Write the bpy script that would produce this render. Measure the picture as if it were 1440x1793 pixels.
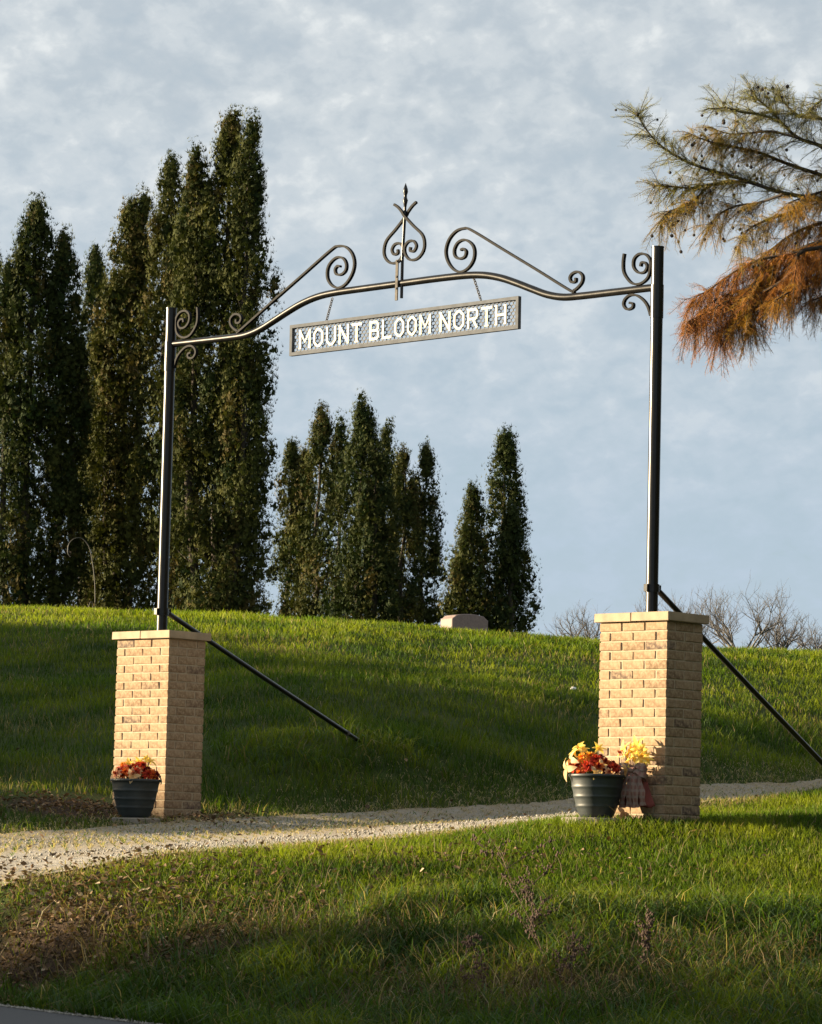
import bpy, bmesh, math, random
import numpy as np
from mathutils import Vector, Matrix

random.seed(7)
RNG = np.random.default_rng(7)
for o in list(bpy.data.objects):
    bpy.data.objects.remove(o)
S = bpy.context.scene
C = S.collection

# ------------------------------------------------------------------ camera
IW, IH, FPX = 1440.0, 1793.0, 6170.0
PITCH, ROLL = 0.0977, 0.0236
_u = Vector((0, -math.sin(PITCH), math.cos(PITCH)))
_x = Vector((1, 0, 0))
CF = Vector((0, math.cos(PITCH), math.sin(PITCH)))
CX = _x * math.cos(ROLL) + _u * math.sin(ROLL)
CU = -_x * math.sin(ROLL) + _u * math.cos(ROLL)
cam = bpy.data.cameras.new('camera')
cam.sensor_fit = 'HORIZONTAL'
cam.sensor_width = 36.0
cam.lens = 36.0 * FPX / IW
cam.clip_start = 0.5
cam.clip_end = 9000
cam_o = bpy.data.objects.new('camera', cam)
C.objects.link(cam_o)
cam_o.matrix_world = Matrix(((CX.x, CU.x, -CF.x, 0), (CX.y, CU.y, -CF.y, 0), (CX.z, CU.z, -CF.z, 0), (0, 0, 0, 1)))
S.camera = cam_o
S.render.resolution_x, S.render.resolution_y = 822, 1024

def at(px, py, Y):
    """world point seen at a place of the photograph, at distance Y in front of the camera"""
    d = CX * ((px - IW / 2) / FPX) - CU * ((py - IH / 2) / FPX) + CF
    return d * (Y / d.y)

# ------------------------------------------------------------------ light
SUN_BACK, SUN_EL = math.radians(11), math.radians(10.0)
SDIR = Vector((-math.cos(SUN_BACK) * math.cos(SUN_EL), math.sin(SUN_BACK) * math.cos(SUN_EL), math.sin(SUN_EL)))
sun = bpy.data.lights.new('sun', 'SUN')
sun.energy = 5.0
sun.angle = math.radians(0.55)
sun.color = (1.0, 0.80, 0.52)
sun_o = bpy.data.objects.new('sun', sun)
C.objects.link(sun_o)
sun_o.rotation_euler = SDIR.to_track_quat('Z', 'Y').to_euler()
sun_o.location = SDIR * 60

world = bpy.data.worlds.new('World')
S.world = world
world.use_nodes = True
wn, wl = world.node_tree.nodes, world.node_tree.links
wn.clear()
def WN(t, **k):
    n = wn.new(t)
    for a, b in k.items():
        setattr(n, a, b)
    return n
sky = WN('ShaderNodeTexSky', sky_type='NISHITA', sun_disc=False)
sky.sun_elevation = SUN_EL
sky.sun_rotation = math.atan2(SDIR.x, SDIR.y)
sky.air_density = 1.0
sky.dust_density = 0.6
sky.ozone_density = 2.0
tc = WN('ShaderNodeTexCoord')
sep = WN('ShaderNodeSeparateXYZ')
wl.new(tc.outputs['Generated'], sep.inputs[0])
def WM(op, a, b=None, clamp=False):
    n = WN('ShaderNodeMath', operation=op, use_clamp=clamp)
    for i, v in enumerate((a, b)):
        if v is None:
            continue
        if isinstance(v, (int, float)):
            n.inputs[i].default_value = v
        else:
            wl.new(v, n.inputs[i])
    return n.outputs[0]
zz = WM('ADD', WM('MAXIMUM', sep.outputs[2], 0.0), 0.42)
cx = WM('DIVIDE', sep.outputs[0], zz)
cy = WM('DIVIDE', sep.outputs[1], zz)
comb = WN('ShaderNodeCombineXYZ')
wl.new(cx, comb.inputs[0]); wl.new(cy, comb.inputs[1])
def wnoise(scale, detail, rough, rot, stretch, dist=0.0):
    mp = WN('ShaderNodeMapping')
    mp.inputs['Rotation'].default_value = (0, 0, rot)
    mp.inputs['Scale'].default_value = stretch
    wl.new(comb.outputs[0], mp.inputs[0])
    n = WN('ShaderNodeTexNoise')
    n.inputs['Scale'].default_value = scale
    n.inputs['Detail'].default_value = detail
    n.inputs['Roughness'].default_value = rough
    n.inputs['Distortion'].default_value = dist
    wl.new(mp.outputs[0], n.inputs['Vector'])
    return n.outputs['Fac']
def wramp(fac, stops):
    r = WN('ShaderNodeValToRGB')
    r.color_ramp.interpolation = 'EASE'
    while len(r.color_ramp.elements) > 1:
        r.color_ramp.elements.remove(r.color_ramp.elements[-1])
    r.color_ramp.elements[0].position, r.color_ramp.elements[0].color = stops[0][0], (*[stops[0][1]] * 3, 1)
    for p_, v_ in stops[1:]:
        e = r.color_ramp.elements.new(p_)
        e.color = (v_, v_, v_, 1)
    wl.new(fac, r.inputs[0])
    return r.outputs[0]
n_big = wnoise(8, 4, 0.55, 0.5, (1.0, 0.85, 1))
n_puff = wnoise(44, 2.5, 0.48, 0.5, (0.95, 0.72, 1), 0.35)
n_fine = wnoise(120, 4, 0.6, 0.5, (1.0, 0.8, 1), 0.3)
mixn = WM('ADD', WM('ADD', WM('MULTIPLY', n_big, 0.34), WM('MULTIPLY', n_puff, 0.44)), WM('MULTIPLY', n_fine, 0.22))
cover = wramp(mixn, [(0.33, 0.0), (0.45, 0.55), (0.60, 1.0)])        # how much cloud
bright = wramp(mixn, [(0.42, 0.0), (0.52, 0.35), (0.64, 1.0)])
veil = WM('ADD', WM('MULTIPLY', cover, 0.24), 0.74, True)
cmix = WN('ShaderNodeMixRGB')
bmix = WN('ShaderNodeMixRGB')
bmix.inputs[1].default_value = (3.15, 3.84, 4.55, 1)     # thin blue veil low down
bmix.inputs[2].default_value = (3.72, 4.05, 4.30, 1)     # the grey sheet higher up
cmix.inputs[2].default_value = (5.30, 5.48, 5.48, 1)     # the bright puffs
thin = WN('ShaderNodeMapRange')           # the puffs melt into an even veil lower down
for i_, v_ in enumerate((0.09, 0.21, 0.06, 1.0)):
    thin.inputs[1 + i_].default_value = v_
wl.new(sep.outputs[2], thin.inputs[0])
wl.new(thin.outputs[0], bmix.inputs[0])
wl.new(bmix.outputs[0], cmix.inputs[1])
wl.new(WM('MULTIPLY', bright, thin.outputs[0]), cmix.inputs[0])
smix = WN('ShaderNodeMixRGB')
wl.new(veil, smix.inputs[0])
wl.new(sky.outputs[0], smix.inputs[1])
wl.new(cmix.outputs[0], smix.inputs[2])
dim = WN('ShaderNodeMixRGB', blend_type='MULTIPLY')
dim.inputs[0].default_value = 1.0
dim.inputs[2].default_value = (0.74, 0.75, 0.76, 1)
wl.new(smix.outputs[0], dim.inputs[1])
bg = WN('ShaderNodeBackground')
bg.inputs['Strength'].default_value = 0.05
wl.new(dim.outputs[0], bg.inputs[0])
wo = WN('ShaderNodeOutputWorld')
wl.new(bg.outputs[0], wo.inputs[0])

S.view_settings.view_transform = 'Standard'
S.view_settings.look = 'None'
S.view_settings.gamma = 1.0
S.view_settings.use_curve_mapping = False
S.view_settings.exposure = 2.05
S.render.engine = 'CYCLES'

# ------------------------------------------------------------------ helpers
def tag(o, label=None, cat=None, group=None, kind=None):
    if label: o['label'] = label
    if cat: o['category'] = cat
    if group: o['group'] = group
    if kind: o['kind'] = kind
    return o

def empty(name, loc=(0, 0, 0), rz=0.0):
    o = bpy.data.objects.new(name, None)
    o.empty_display_size = 0.2
    o.location = loc
    o.rotation_euler = (0, 0, rz)
    C.objects.link(o)
    return o

def link(name, me, mat=None, parent=None, loc=(0, 0, 0), rot=(0, 0, 0), scale=(1, 1, 1)):
    o = bpy.data.objects.new(name, me)
    if mat is not None and not me.materials:
        me.materials.append(mat)
    o.location, o.rotation_euler, o.scale = loc, rot, scale
    if parent is not None:
        o.parent = parent
    C.objects.link(o)
    return o

def np_mesh(name, V, F, cols=None, smooth=False):
    """V (n,3); F (m,k) all the same size; cols (n,3) -> attribute 'col'"""
    V = np.asarray(V, np.float32); F = np.asarray(F, np.int32)
    me = bpy.data.meshes.new(name)
    me.vertices.add(len(V)); me.vertices.foreach_set('co', V.ravel())
    m, k = F.shape
    me.loops.add(m * k); me.loops.foreach_set('vertex_index', F.ravel())
    me.polygons.add(m)
    me.polygons.foreach_set('loop_start', np.arange(0, m * k, k, dtype=np.int32))
    me.polygons.foreach_set('loop_total', np.full(m, k, np.int32))
    if smooth:
        me.polygons.foreach_set('use_smooth', np.ones(m, bool))
    me.update(calc_edges=True)
    if cols is not None:
        a = me.attributes.new('col', 'FLOAT_COLOR', 'POINT')
        c4 = np.ones((len(V), 4), np.float32); c4[:, :3] = cols
        a.data.foreach_set('color', c4.ravel())
    return me

class MB:
    def __init__(s):
        s.v, s.f, s.sm = [], [], []
    def add(s, vs, fs, smooth=False):
        b = len(s.v)
        s.v += [tuple(v) for v in vs]
        s.f += [tuple(b + i for i in f) for f in fs]
        s.sm += [smooth] * len(fs)
    def box(s, c, d, M=None):
        x, y, z = d[0] / 2, d[1] / 2, d[2] / 2
        vs = [Vector((sx * x, sy * y, sz * z)) for sz in (-1, 1) for sy in (-1, 1) for sx in (-1, 1)]
        if M is not None:
            vs = [M @ v for v in vs]
        vs = [v + Vector(c) for v in vs]
        s.add(vs, [(0, 2, 3, 1), (4, 5, 7, 6), (0, 1, 5, 4), (2, 6, 7, 3), (0, 4, 6, 2), (1, 3, 7, 5)])
    def tube(s, pts, rad, n=8, caps=True):
        pts = [Vector(p) for p in pts]
        if not hasattr(rad, '__len__'):
            rad = [rad] * len(pts)
        t0 = (pts[1] - pts[0]).normalized()
        up = Vector((0, 0, 1)) if abs(t0.z) < 0.9 else Vector((1, 0, 0))
        a = t0.cross(up).normalized()
        vs, fs = [], []
        for i, p in enumerate(pts):
            t = (pts[min(i + 1, len(pts) - 1)] - pts[max(i - 1, 0)]).normalized()
            a = (a - t * a.dot(t)).normalized()
            b = t.cross(a)
            for k in range(n):
                q = 2 * math.pi * k / n
                vs.append(p + (a * math.cos(q) + b * math.sin(q)) * rad[i])
        for i in range(len(pts) - 1):
            for k in range(n):
                k2 = (k + 1) % n
                fs.append((i * n + k, i * n + k2, (i + 1) * n + k2, (i + 1) * n + k))
        s.add(vs, fs, True)
        if caps:
            m = len(pts) - 1
            s.add([vs[k] for k in range(n)], [tuple(range(n - 1, -1, -1))])
            s.add([vs[m * n + k] for k in range(n)], [tuple(range(n))])
    def strap(s, pts, thick, depth, nrm, taper_end=True):
        """flat bar swept along a plane curve: thick in the plane, depth along nrm"""
        pts = [Vector(p) for p in pts]
        nrm = Vector(nrm)
        vs, fs = [], []
        m = len(pts)
        for i, p in enumerate(pts):
            t = (pts[min(i + 1, m - 1)] - pts[max(i - 1, 0)]).normalized()
            w = t.cross(nrm).normalized()
            th = thick
            for a, b in ((1, 1), (1, -1), (-1, -1), (-1, 1)):
                vs.append(p + w * (a * th / 2) + nrm * (b * depth / 2))
        for i in range(m - 1):
            for k in range(4):
                k2 = (k + 1) % 4
                fs.append((i * 4 + k, i * 4 + k2, i * 4 + 4 + k2, i * 4 + 4 + k))
        fs += [(3, 2, 1, 0), (m * 4 - 4, m * 4 - 3, m * 4 - 2, m * 4 - 1)]
        s.add(vs, fs)
    def mesh(s, name):
        me = bpy.data.meshes.new(name)
        me.from_pydata(s.v, [], s.f)
        me.polygons.foreach_set('use_smooth', np.array(s.sm, bool))
        me.update()
        return me
    def build(s, name, mat, parent=None, **k):
        return link(name, s.mesh(name), mat, parent, **k)

def smooth_curve(pts, sub=5):
    pts = [Vector(p) for p in pts]
    out = []
    for i in range(len(pts) - 1):
        p0, p1, p2, p3 = pts[max(i - 1, 0)], pts[i], pts[i + 1], pts[min(i + 2, len(pts) - 1)]
        for k in range(sub):
            t = k / sub
            out.append(0.5 * ((2 * p1) + (p2 - p0) * t + (2 * p0 - 5 * p1 + 4 * p2 - p3) * t * t + (3 * p1 - p0 - 3 * p2 + p3) * t ** 3))
    out.append(pts[-1])
    return out

# ------------------------------------------------------------------ materials
class Mat:
    def __init__(s, name):
        s.m = bpy.data.materials.new(name)
        s.m.use_nodes = True
        s.n, s.l = s.m.node_tree.nodes, s.m.node_tree.links
        s.p = s.n['Principled BSDF']
    def noise(s, scale, detail=4, rough=0.6, coord='Object', stretch=None, dist=0.0):
        t = s.n.new('ShaderNodeTexCoord')
        v = t.outputs[coord]
        if stretch:
            mp = s.n.new('ShaderNodeMapping'); mp.inputs['Scale'].default_value = stretch
            s.l.new(v, mp.inputs[0]); v = mp.outputs[0]
        x = s.n.new('ShaderNodeTexNoise')
        x.inputs['Scale'].default_value = scale; x.inputs['Detail'].default_value = detail
        x.inputs['Roughness'].default_value = rough; x.inputs['Distortion'].default_value = dist
        s.l.new(v, x.inputs['Vector'])
        return x.outputs['Fac']
    def ramp(s, fac, stops, interp='LINEAR'):
        r = s.n.new('ShaderNodeValToRGB')
        r.color_ramp.interpolation = interp
        el = r.color_ramp.elements
        while len(el) > 1:
            el.remove(el[-1])
        el[0].position, el[0].color = stops[0][0], (*stops[0][1], 1)
        for p, c in stops[1:]:
            e = el.new(p); e.color = (*c, 1)
        s.l.new(fac, r.inputs[0])
        return r.outputs[0]
    def mix(s, fac, a, b, mode='MIX'):
        x = s.n.new('ShaderNodeMixRGB'); x.blend_type = mode
        for i, v in enumerate((fac, a, b)):
            if isinstance(v, (int, float)): x.inputs[i].default_value = v if i == 0 else (v, v, v, 1)
            elif isinstance(v, tuple): x.inputs[i].default_value = (*v, 1)
            else: s.l.new(v, x.inputs[i])
        return x.outputs[0]
    def base(s, v):
        if isinstance(v, tuple): s.p.inputs['Base Color'].default_value = (*v, 1)
        else: s.l.new(v, s.p.inputs['Base Color'])
    def set(s, **k):
        for a, b in k.items():
            a = a.replace('_', ' ')
            if isinstance(b, (int, float)): s.p.inputs[a].default_value = b
            else: s.l.new(b, s.p.inputs[a])
    def bump(s, fac, strength, dist):
        b = s.n.new('ShaderNodeBump')
        b.inputs['Strength'].default_value = strength; b.inputs['Distance'].default_value = dist
        s.l.new(fac, b.inputs['Height'])
        s.l.new(b.outputs[0], s.p.inputs['Normal'])
    def rnd(s):
        return s.n.new('ShaderNodeObjectInfo').outputs['Random']
    def attr(s, name='col'):
        a = s.n.new('ShaderNodeAttribute'); a.attribute_name = name
        return a.outputs['Color']

def leaf_mat(name, trans=0.3, rough=0.6, spec=0.25):
    M = Mat(name)
    c = M.attr()
    M.base(c); M.set(Roughness=rough); M.p.inputs['Specular IOR Level'].default_value = spec
    t = M.n.new('ShaderNodeBsdfTranslucent')
    M.l.new(M.mix(1.0, c, (1.15, 1.2, 0.6), 'MULTIPLY'), t.inputs[0])
    mx = M.n.new('ShaderNodeMixShader'); mx.inputs[0].default_value = trans
    M.l.new(M.p.outputs[0], mx.inputs[1]); M.l.new(t.outputs[0], mx.inputs[2])
    M.l.new(mx.outputs[0], M.n['Material Output'].inputs[0])
    return M.m

def plain(name, col, rough=0.6, var=0.25, scale=12, bump=0.0, metallic=0.0, spec=0.5):
    M = Mat(name)
    n = M.noise(scale, 5)
    lo = tuple(c * (1 - var) for c in col); hi = tuple(min(1, c * (1 + var)) for c in col)
    M.base(M.ramp(n, [(0.3, lo), (0.7, hi)]))
    M.set(Roughness=rough, Metallic=metallic)
    M.p.inputs['Specular IOR Level'].default_value = spec
    if bump:
        M.bump(M.noise(scale * 4, 6), 0.5, bump)
    return M.m

def brick_mat():
    M = Mat('tan_brick')
    r = M.rnd()
    tone = M.ramp(r, [(0.0, (0.195, 0.128, 0.072)), (0.25, (0.27, 0.184, 0.106)), (0.55, (0.325, 0.228, 0.135)), (0.8, (0.235, 0.152, 0.088)), (0.90, (0.150, 0.098, 0.064)), (1.0, (0.125, 0.092, 0.074))])
    n = M.noise(26, 6, 0.7, coord='Object')
    c = M.mix(M.ramp(n, [(0.40, (0, 0, 0)), (0.62, (0.9,) * 3)]), tone, (0.42, 0.318, 0.197))
    n2 = M.noise(60, 5, 0.6)
    c = M.mix(0.35, c, M.ramp(n2, [(0.3, (0.55,) * 3), (0.7, (1.2,) * 3)]), 'MULTIPLY')
    c = M.mix(1.0, c, (0.92, 0.905, 0.945), 'MULTIPLY')
    M.base(c); M.set(Roughness=0.9)
    M.p.inputs['Specular IOR Level'].default_value = 0.15
    M.bump(M.noise(70, 5, 0.65), 0.35, 0.0025)
    return M.m

def paint_mat():
    M = Mat('black_gloss_paint')
    n = M.noise(30, 4)
    M.base(M.ramp(n, [(0.3, (0.004, 0.004, 0.0045)), (0.75, (0.010, 0.0095, 0.009))]))
    M.set(Roughness=M.ramp(M.noise(9, 4), [(0.3, (0.27,) * 3), (0.7, (0.34,) * 3)]))
    M.p.inputs['Specular IOR Level'].default_value = 0.34
    M.bump(M.noise(60, 3), 0.12, 0.002)
    return M.m

M_BRICK = brick_mat()
def iron_mat():
    M = Mat('black_wrought_iron')
    M.base(M.ramp(M.noise(40, 4), [(0.3, (0.004, 0.0045, 0.006)), (0.75, (0.010, 0.0105, 0.012))]))
    M.set(Roughness=0.6)
    M.p.inputs['Specular IOR Level'].default_value = 0.07
    M.bump(M.noise(70, 4), 0.25, 0.002)
    return M.m
M_WROUGHT = iron_mat()
M_MORTAR = plain('mortar', (0.37, 0.30, 0.21), 0.95, 0.2, 30, 0.004)
M_CAP = plain('limestone', (0.345, 0.262, 0.172), 0.85, 0.2, 9, 0.003)
M_PAINT = paint_mat()
M_SIGN = plain('weathered_white_metal', (0.115, 0.122, 0.135), 0.85, 0.15, 20, 0.0, 0.0, 0.08)
M_LETTER = plain('cream_letter_paint', (0.335, 0.325, 0.265), 0.5, 0.05, 20)
M_GALV = plain('galvanised_wire', (0.085, 0.090, 0.095), 0.6, 0.2, 30, 0.0, 0.0, 0.2)
M_STRAP = plain('worn_steel_strap', (0.12, 0.11, 0.10), 0.8, 0.3, 25, 0.0, 0.0, 0.15)
M_POT = plain('slate_green_plastic', (0.020, 0.027, 0.029), 0.5, 0.3, 8, 0.001)
M_SOIL = plain('potting_soil', (0.035, 0.024, 0.016), 0.95, 0.4, 30, 0.01)
M_BARK = plain('cedar_bark', (0.034, 0.026, 0.020), 0.95, 0.35, 14, 0.01)
M_TWIG = plain('grey_brown_twig', (0.105, 0.098, 0.096), 0.9, 0.25, 14)
M_GRANITE = plain('brown_granite', (0.20, 0.145, 0.128), 0.7, 0.2, 40, 0.002)
M_SLAB = plain('concrete_slab', (0.22, 0.19, 0.15), 0.9, 0.2, 20, 0.003)
M_PEBBLE = plain('white_stone', (0.78, 0.76, 0.72), 0.8, 0.1, 20)
M_IRON = plain('pale_iron_rod', (0.055, 0.050, 0.040), 0.6, 0.2, 20)
M_STALK = plain('dead_stalk', (0.11, 0.072, 0.046), 0.9, 0.3, 30)
M_SEED = plain('dead_seed_head', (0.060, 0.036, 0.024), 0.9, 0.4, 60)
M_CONE = plain('dark_cone', (0.030, 0.022, 0.018), 0.9, 0.4, 60, 0.004)
M_GRASS = leaf_mat('grass_blade', 0.42, 0.6, 0.14)
M_CEDAR = leaf_mat('cedar_spray', 0.14, 0.8, 0.1)
M_CYPRESS = leaf_mat('cypress_needles', 0.35, 0.7, 0.15)
M_LITTER = leaf_mat('dead_leaf', 0.15, 0.8, 0.15)
M_PETAL = leaf_mat('silk_petal', 0.35, 0.6, 0.2)

# ------------------------------------------------------------------ gate frame of reference
GL = Vector((-1.989, 28.40, 0.27))
TH = 0.7426
GV = Vector((math.cos(TH), -math.sin(TH), 0))
NV = Vector((-math.sin(TH), -math.cos(TH), 0))      # towards the road
GW = 5.045
GR = GL + GV * GW

# ------------------------------------------------------------------ terrain
near_edge = [(-9.0, 17.6, -0.90), (-7.0, 19.2, -0.80), (-4.5, 21.5, -0.55), (-2.66, 22.8, -0.262), (-1.6, 23.25, -0.035), (-0.15, 24.2, 0.10), (1.2, 25.5, 0.28), (2.3, 26.7, 0.46), (3.4, 28.2, 0.54), (5.0, 30.5, 0.70), (7.0, 33.0, 0.86)]
far_edge = [(-9.5, 21.6, -0.75), (-7.5, 23.2, -0.45), (-4.5, 25.3, -0.10), (-3.04, 26.4, 0.08), (-1.55, 28.0, 0.245), (-0.4, 29.3, 0.345), (1.15, 31.0, 0.49), (2.84, 32.9, 0.71), (4.0, 34.3, 0.83), (6.5, 37.2, 1.05)]
ROAD_Z = -0.93
ctl = []
for line in (near_edge[2:], far_edge[2:]):
    for a_, b_ in zip(line[:-1], line[1:]):
        n_ = max(1, int(math.dist(a_[:2], b_[:2]) / 0.55))
        ctl += [Vector(a_).lerp(Vector(b_), k_ / n_) for k_ in range(n_)]
ctl += [GL, GR, GR + NV * 0.6, GL + NV * 0.6]
for q in [(0, 1752, 21.2), (330, 1793, 18.9), (1440, 1793, 18.0), (1440, 1620, 21.0), (1440, 1440, 24.8), (1000, 1793, 18.2), (720, 1793, 18.5), (720, 1590, 21.3), (720, 1500, 23.0), (1100, 1500, 23.4), (1100, 1620, 20.7),
          (120, 1640, 21.6), (350, 1560, 22.0), (300, 1720, 20.0), (60, 1452, 26.9), (100, 1400, 28.7), (0, 1300, 32), (0, 1200, 37), (0, 1068, 47),
          (640, 1305, 31.2), (640, 1200, 36), (640, 1094, 45), (300, 1300, 31.6), (300, 1180, 37.5), (350, 1080, 46), (950, 1300, 34), (950, 1200, 39), (950, 1121, 45),
          (1254, 1340, 33.7), (1254, 1250, 38), (1254, 1143, 46), (1440, 1250, 39), (1440, 1146, 46), (1320, 1424, 26.2), (1440, 1412, 28.2)]:
    ctl.append(at(*q))
for x, z in ((-6, 3.15), (-2.5, 3.10), (1.5, 2.8), (5, 2.72), (9, 2.65)):
    ctl.append(Vector((x, 52, z)))
for q in ((-8, 45, 2.95), (-8, 38, 1.9), (-8, 31, 0.85), (9, 46, 2.6), (9, 39, 1.7), (8, 26, 0.2), (8, 19, -0.8), (-4, 18, -0.93), (0, 15.5, -0.95), (4, 15, -0.95), (-1.8, 17.5, -0.95)):
    ctl.append(Vector(q))
_CP = np.array([tuple(c) for c in ctl])
_CP = _CP[np.unique(_CP[:, :2].round(2), axis=0, return_index=True)[1]]
def _phi(r2):
    return 0.5 * r2 * np.log(r2 + 1e-9)
def _fit_tps():
    P = _CP[:, :2]; n = len(P)
    K = _phi(((P[:, None] - P[None]) ** 2).sum(-1)) + np.eye(n) * 0.004
    Q = np.c_[np.ones(n), P]
    A = np.block([[K, Q], [Q.T, np.zeros((3, 3))]])
    return np.linalg.solve(A, np.r_[_CP[:, 2], 0, 0, 0])
_WT = _fit_tps()
def sstep(a, b, x):
    t = np.clip((x - a) / (b - a), 0, 1)
    return t * t * (3 - 2 * t)
def hgt(x, y):
    x = np.asarray(x, float); y = np.asarray(y, float)
    sh = np.broadcast(x, y).shape
    x, y = np.broadcast_to(x, sh).ravel(), np.broadcast_to(y, sh).ravel()
    far = -0.97 + (2.75 + 0.97) * sstep(17, 48, y) - np.clip(y - 52, 0, 700) * 0.004
    w = sstep(13, 7, np.abs(x)) * sstep(60, 50, y) * sstep(13.5, 17, y)
    z = far.copy()
    k = w > 0
    if k.any():
        P = _CP[:, :2]
        xx, yy = x[k], y[k]
        t = _WT[-3] + _WT[-2] * xx + _WT[-1] * yy
        for i in range(len(P)):
            t = t + _WT[i] * _phi((xx - P[i, 0]) ** 2 + (yy - P[i, 1]) ** 2)
        t = t + 0.018 * np.sin(xx * 2.1 + yy * 1.3) * np.sin(yy * 1.7 - xx * 0.6) * sstep(29.5, 33, yy)
        # hummocks in the ditch and on the verge
        t = t + 0.030 * (np.sin(xx * 5.3 + 1.7 * np.sin(yy * 2.9)) * np.sin(yy * 4.1 + 1.3 * np.sin(xx * 3.7)) + 0.6 * np.sin(xx * 9.1 + yy * 3.0) * np.sin(yy * 8.3 - xx * 2.0)) * sstep(21.9, 20.9, yy)
        z[k] = far[k] * (1 - w[k]) + t * w[k]
    rs = (x + 2.47) * -0.8738 + (y - 21.2) * -0.4863
    w2 = sstep(-0.75, -0.08, rs) * (y < 26)
    z = z * (1 - w2) + (ROAD_Z - 0.004) * w2
    return z.reshape(sh)
def hz(x, y):
    return float(hgt(np.array([x]), np.array([y]))[0])

def out_steps(a, b, n):
    return a + (b - a) * (np.linspace(0, 1, n) ** 3)
xs = np.unique(np.r_[out_steps(-8, -4000, 26)[1:], np.arange(-8, 9.01, 0.14), out_steps(9, 4000, 26)[1:]])
ys = np.unique(np.r_[out_steps(15, -300, 14)[1:], np.arange(15, 50, 0.15), out_steps(50, 6000, 30)])
GX, GY = np.meshgrid(xs, ys)
GZ = hgt(GX, GY)

def poly_dist(px, py, line):
    """distance from points to a polyline"""
    d = np.full(px.shape, 1e9)
    for (x0, y0, *_), (x1, y1, *_) in zip(line[:-1], line[1:]):
        vx, vy = x1 - x0, y1 - y0
        t = np.clip(((px - x0) * vx + (py - y0) * vy) / (vx * vx + vy * vy), 0, 1)
        d = np.minimum(d, np.hypot(px - x0 - t * vx, py - y0 - t * vy))
    return d
def resample(line, n):
    L = np.array([p[:2] for p in line]); L = np.array([tuple(v)[:2] for v in smooth_curve([(a, b, 0) for a, b in L], 8)])
    s = np.r_[0, np.cumsum(np.hypot(*np.diff(L, axis=0).T))]
    q = np.linspace(0, s[-1], n)
    return np.c_[np.interp(q, s, L[:, 0]), np.interp(q, s, L[:, 1])]
ND = 220
NE, FE = resample(near_edge, ND), resample(far_edge, ND)
drive_poly = np.r_[NE, FE[::-1]]
def inside(px, py, poly):
    r = np.zeros(px.shape, bool)
    n = len(poly); j = n - 1
    for i in range(n):
        xi, yi = poly[i]; xj, yj = poly[j]
        c = ((yi > py) != (yj > py))
        with np.errstate(divide='ignore', invalid='ignore'):
            r ^= c & (px < (xj - xi) * (py - yi) / (yj - yi + 1e-12) + xi)
        j = i
    return r
road_edge = [(-14.5, 42.8), (-2.47, 21.2), (-1.19, 18.9), (9.3, 0.0), (20.4, -20)]
RD = Vector((-1.19 + 2.47, 18.9 - 21.2)).normalized()
RN = Vector((RD.y, -RD.x))          # to the left of the run: the road side
if RN.x > 0: RN = -RN
def road_side(px, py):
    return (px + 2.47) * RN.x + (py - 21.2) * RN.y      # >0 on the road

def ground_mat():
    M = Mat('turf_ground')
    n = M.noise(1.6, 6, 0.65)
    n2 = M.noise(22, 5, 0.7)
    c = M.ramp(n, [(0.3, (0.028, 0.046, 0.010)), (0.55, (0.050, 0.070, 0.016)), (0.75, (0.085, 0.080, 0.030))])
    c = M.mix(M.attr('soil'), c, M.ramp(n2, [(0.3, (0.030, 0.020, 0.013)), (0.7, (0.085, 0.058, 0.038))]))
    c = M.mix(0.55, c, M.ramp(n2, [(0.3, (0.45,) * 3), (0.7, (1.35,) * 3)]), 'MULTIPLY')
    M.base(c); M.set(Roughness=0.95)
    M.p.inputs['Specular IOR Level'].default_value = 0.1
    M.bump(n2, 0.9, 0.04)
    return M.m
M_GROUND = ground_mat()
nx, ny = len(xs), len(ys)
ii = np.arange(nx * ny).reshape(ny, nx)
quads = np.c_[ii[:-1, :-1].ravel(), ii[:-1, 1:].ravel(), ii[1:, 1:].ravel(), ii[1:, :-1].ravel()]
# the ground dips a little under the road so the asphalt always lies above it
GZ2 = np.where(road_side(GX, GY) > -0.22, np.minimum(GZ, ROAD_Z - 0.05), GZ)
link('ground', np_mesh('ground', np.c_[GX.ravel(), GY.ravel(), GZ2.ravel()], quads, smooth=True), M_GROUND)
def soil_at(x, y):
    """trodden or leaf-covered bare earth: the roadside bank, hollows of the ditch, the pillar feet"""
    b = np.maximum(sstep(1.0, 0.35, np.hypot((x + 2.35) / 1.05, (y - 21.7) / 1.05)), sstep(0.9, 0.2, np.hypot((x + 1.25) / 0.85, (y - 20.9) / 0.7)))
    b = np.maximum(b, 0.9 * sstep(1.0, 0.3, np.hypot((x - 0.75) / 0.95, (y - 18.7) / 0.85)))
    b = np.maximum(b, 0.8 * sstep(1.0, 0.3, np.hypot((x + 0.35) / 0.55, (y - 20.6) / 0.35)))
    b = np.maximum(b, 0.8 * sstep(1.0, 0.3, np.hypot((x - 1.6) / 0.6, (y - 19.6) / 0.5)))
    b = np.maximum(b, sstep(0.95, 0.5, np.hypot((x + 2.65) / 0.75, (y - 28.25) / 0.8)))
    b = np.maximum(b, sstep(0.6, 0.3, np.hypot(x + 1.62, y - 28.2)))
    return b
_sa = bpy.data.objects['ground'].data.attributes.new('soil', 'FLOAT_COLOR', 'POINT')
_sv4 = np.ones((nx * ny, 4), np.float32); _sv4[:, :3] = soil_at(GX, GY).reshape(-1, 1)
_sa.data.foreach_set('color', _sv4.ravel())
tag(bpy.data.objects['ground'], 'grassy cemetery hillside rising behind the gate', 'ground', kind='structure')

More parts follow.
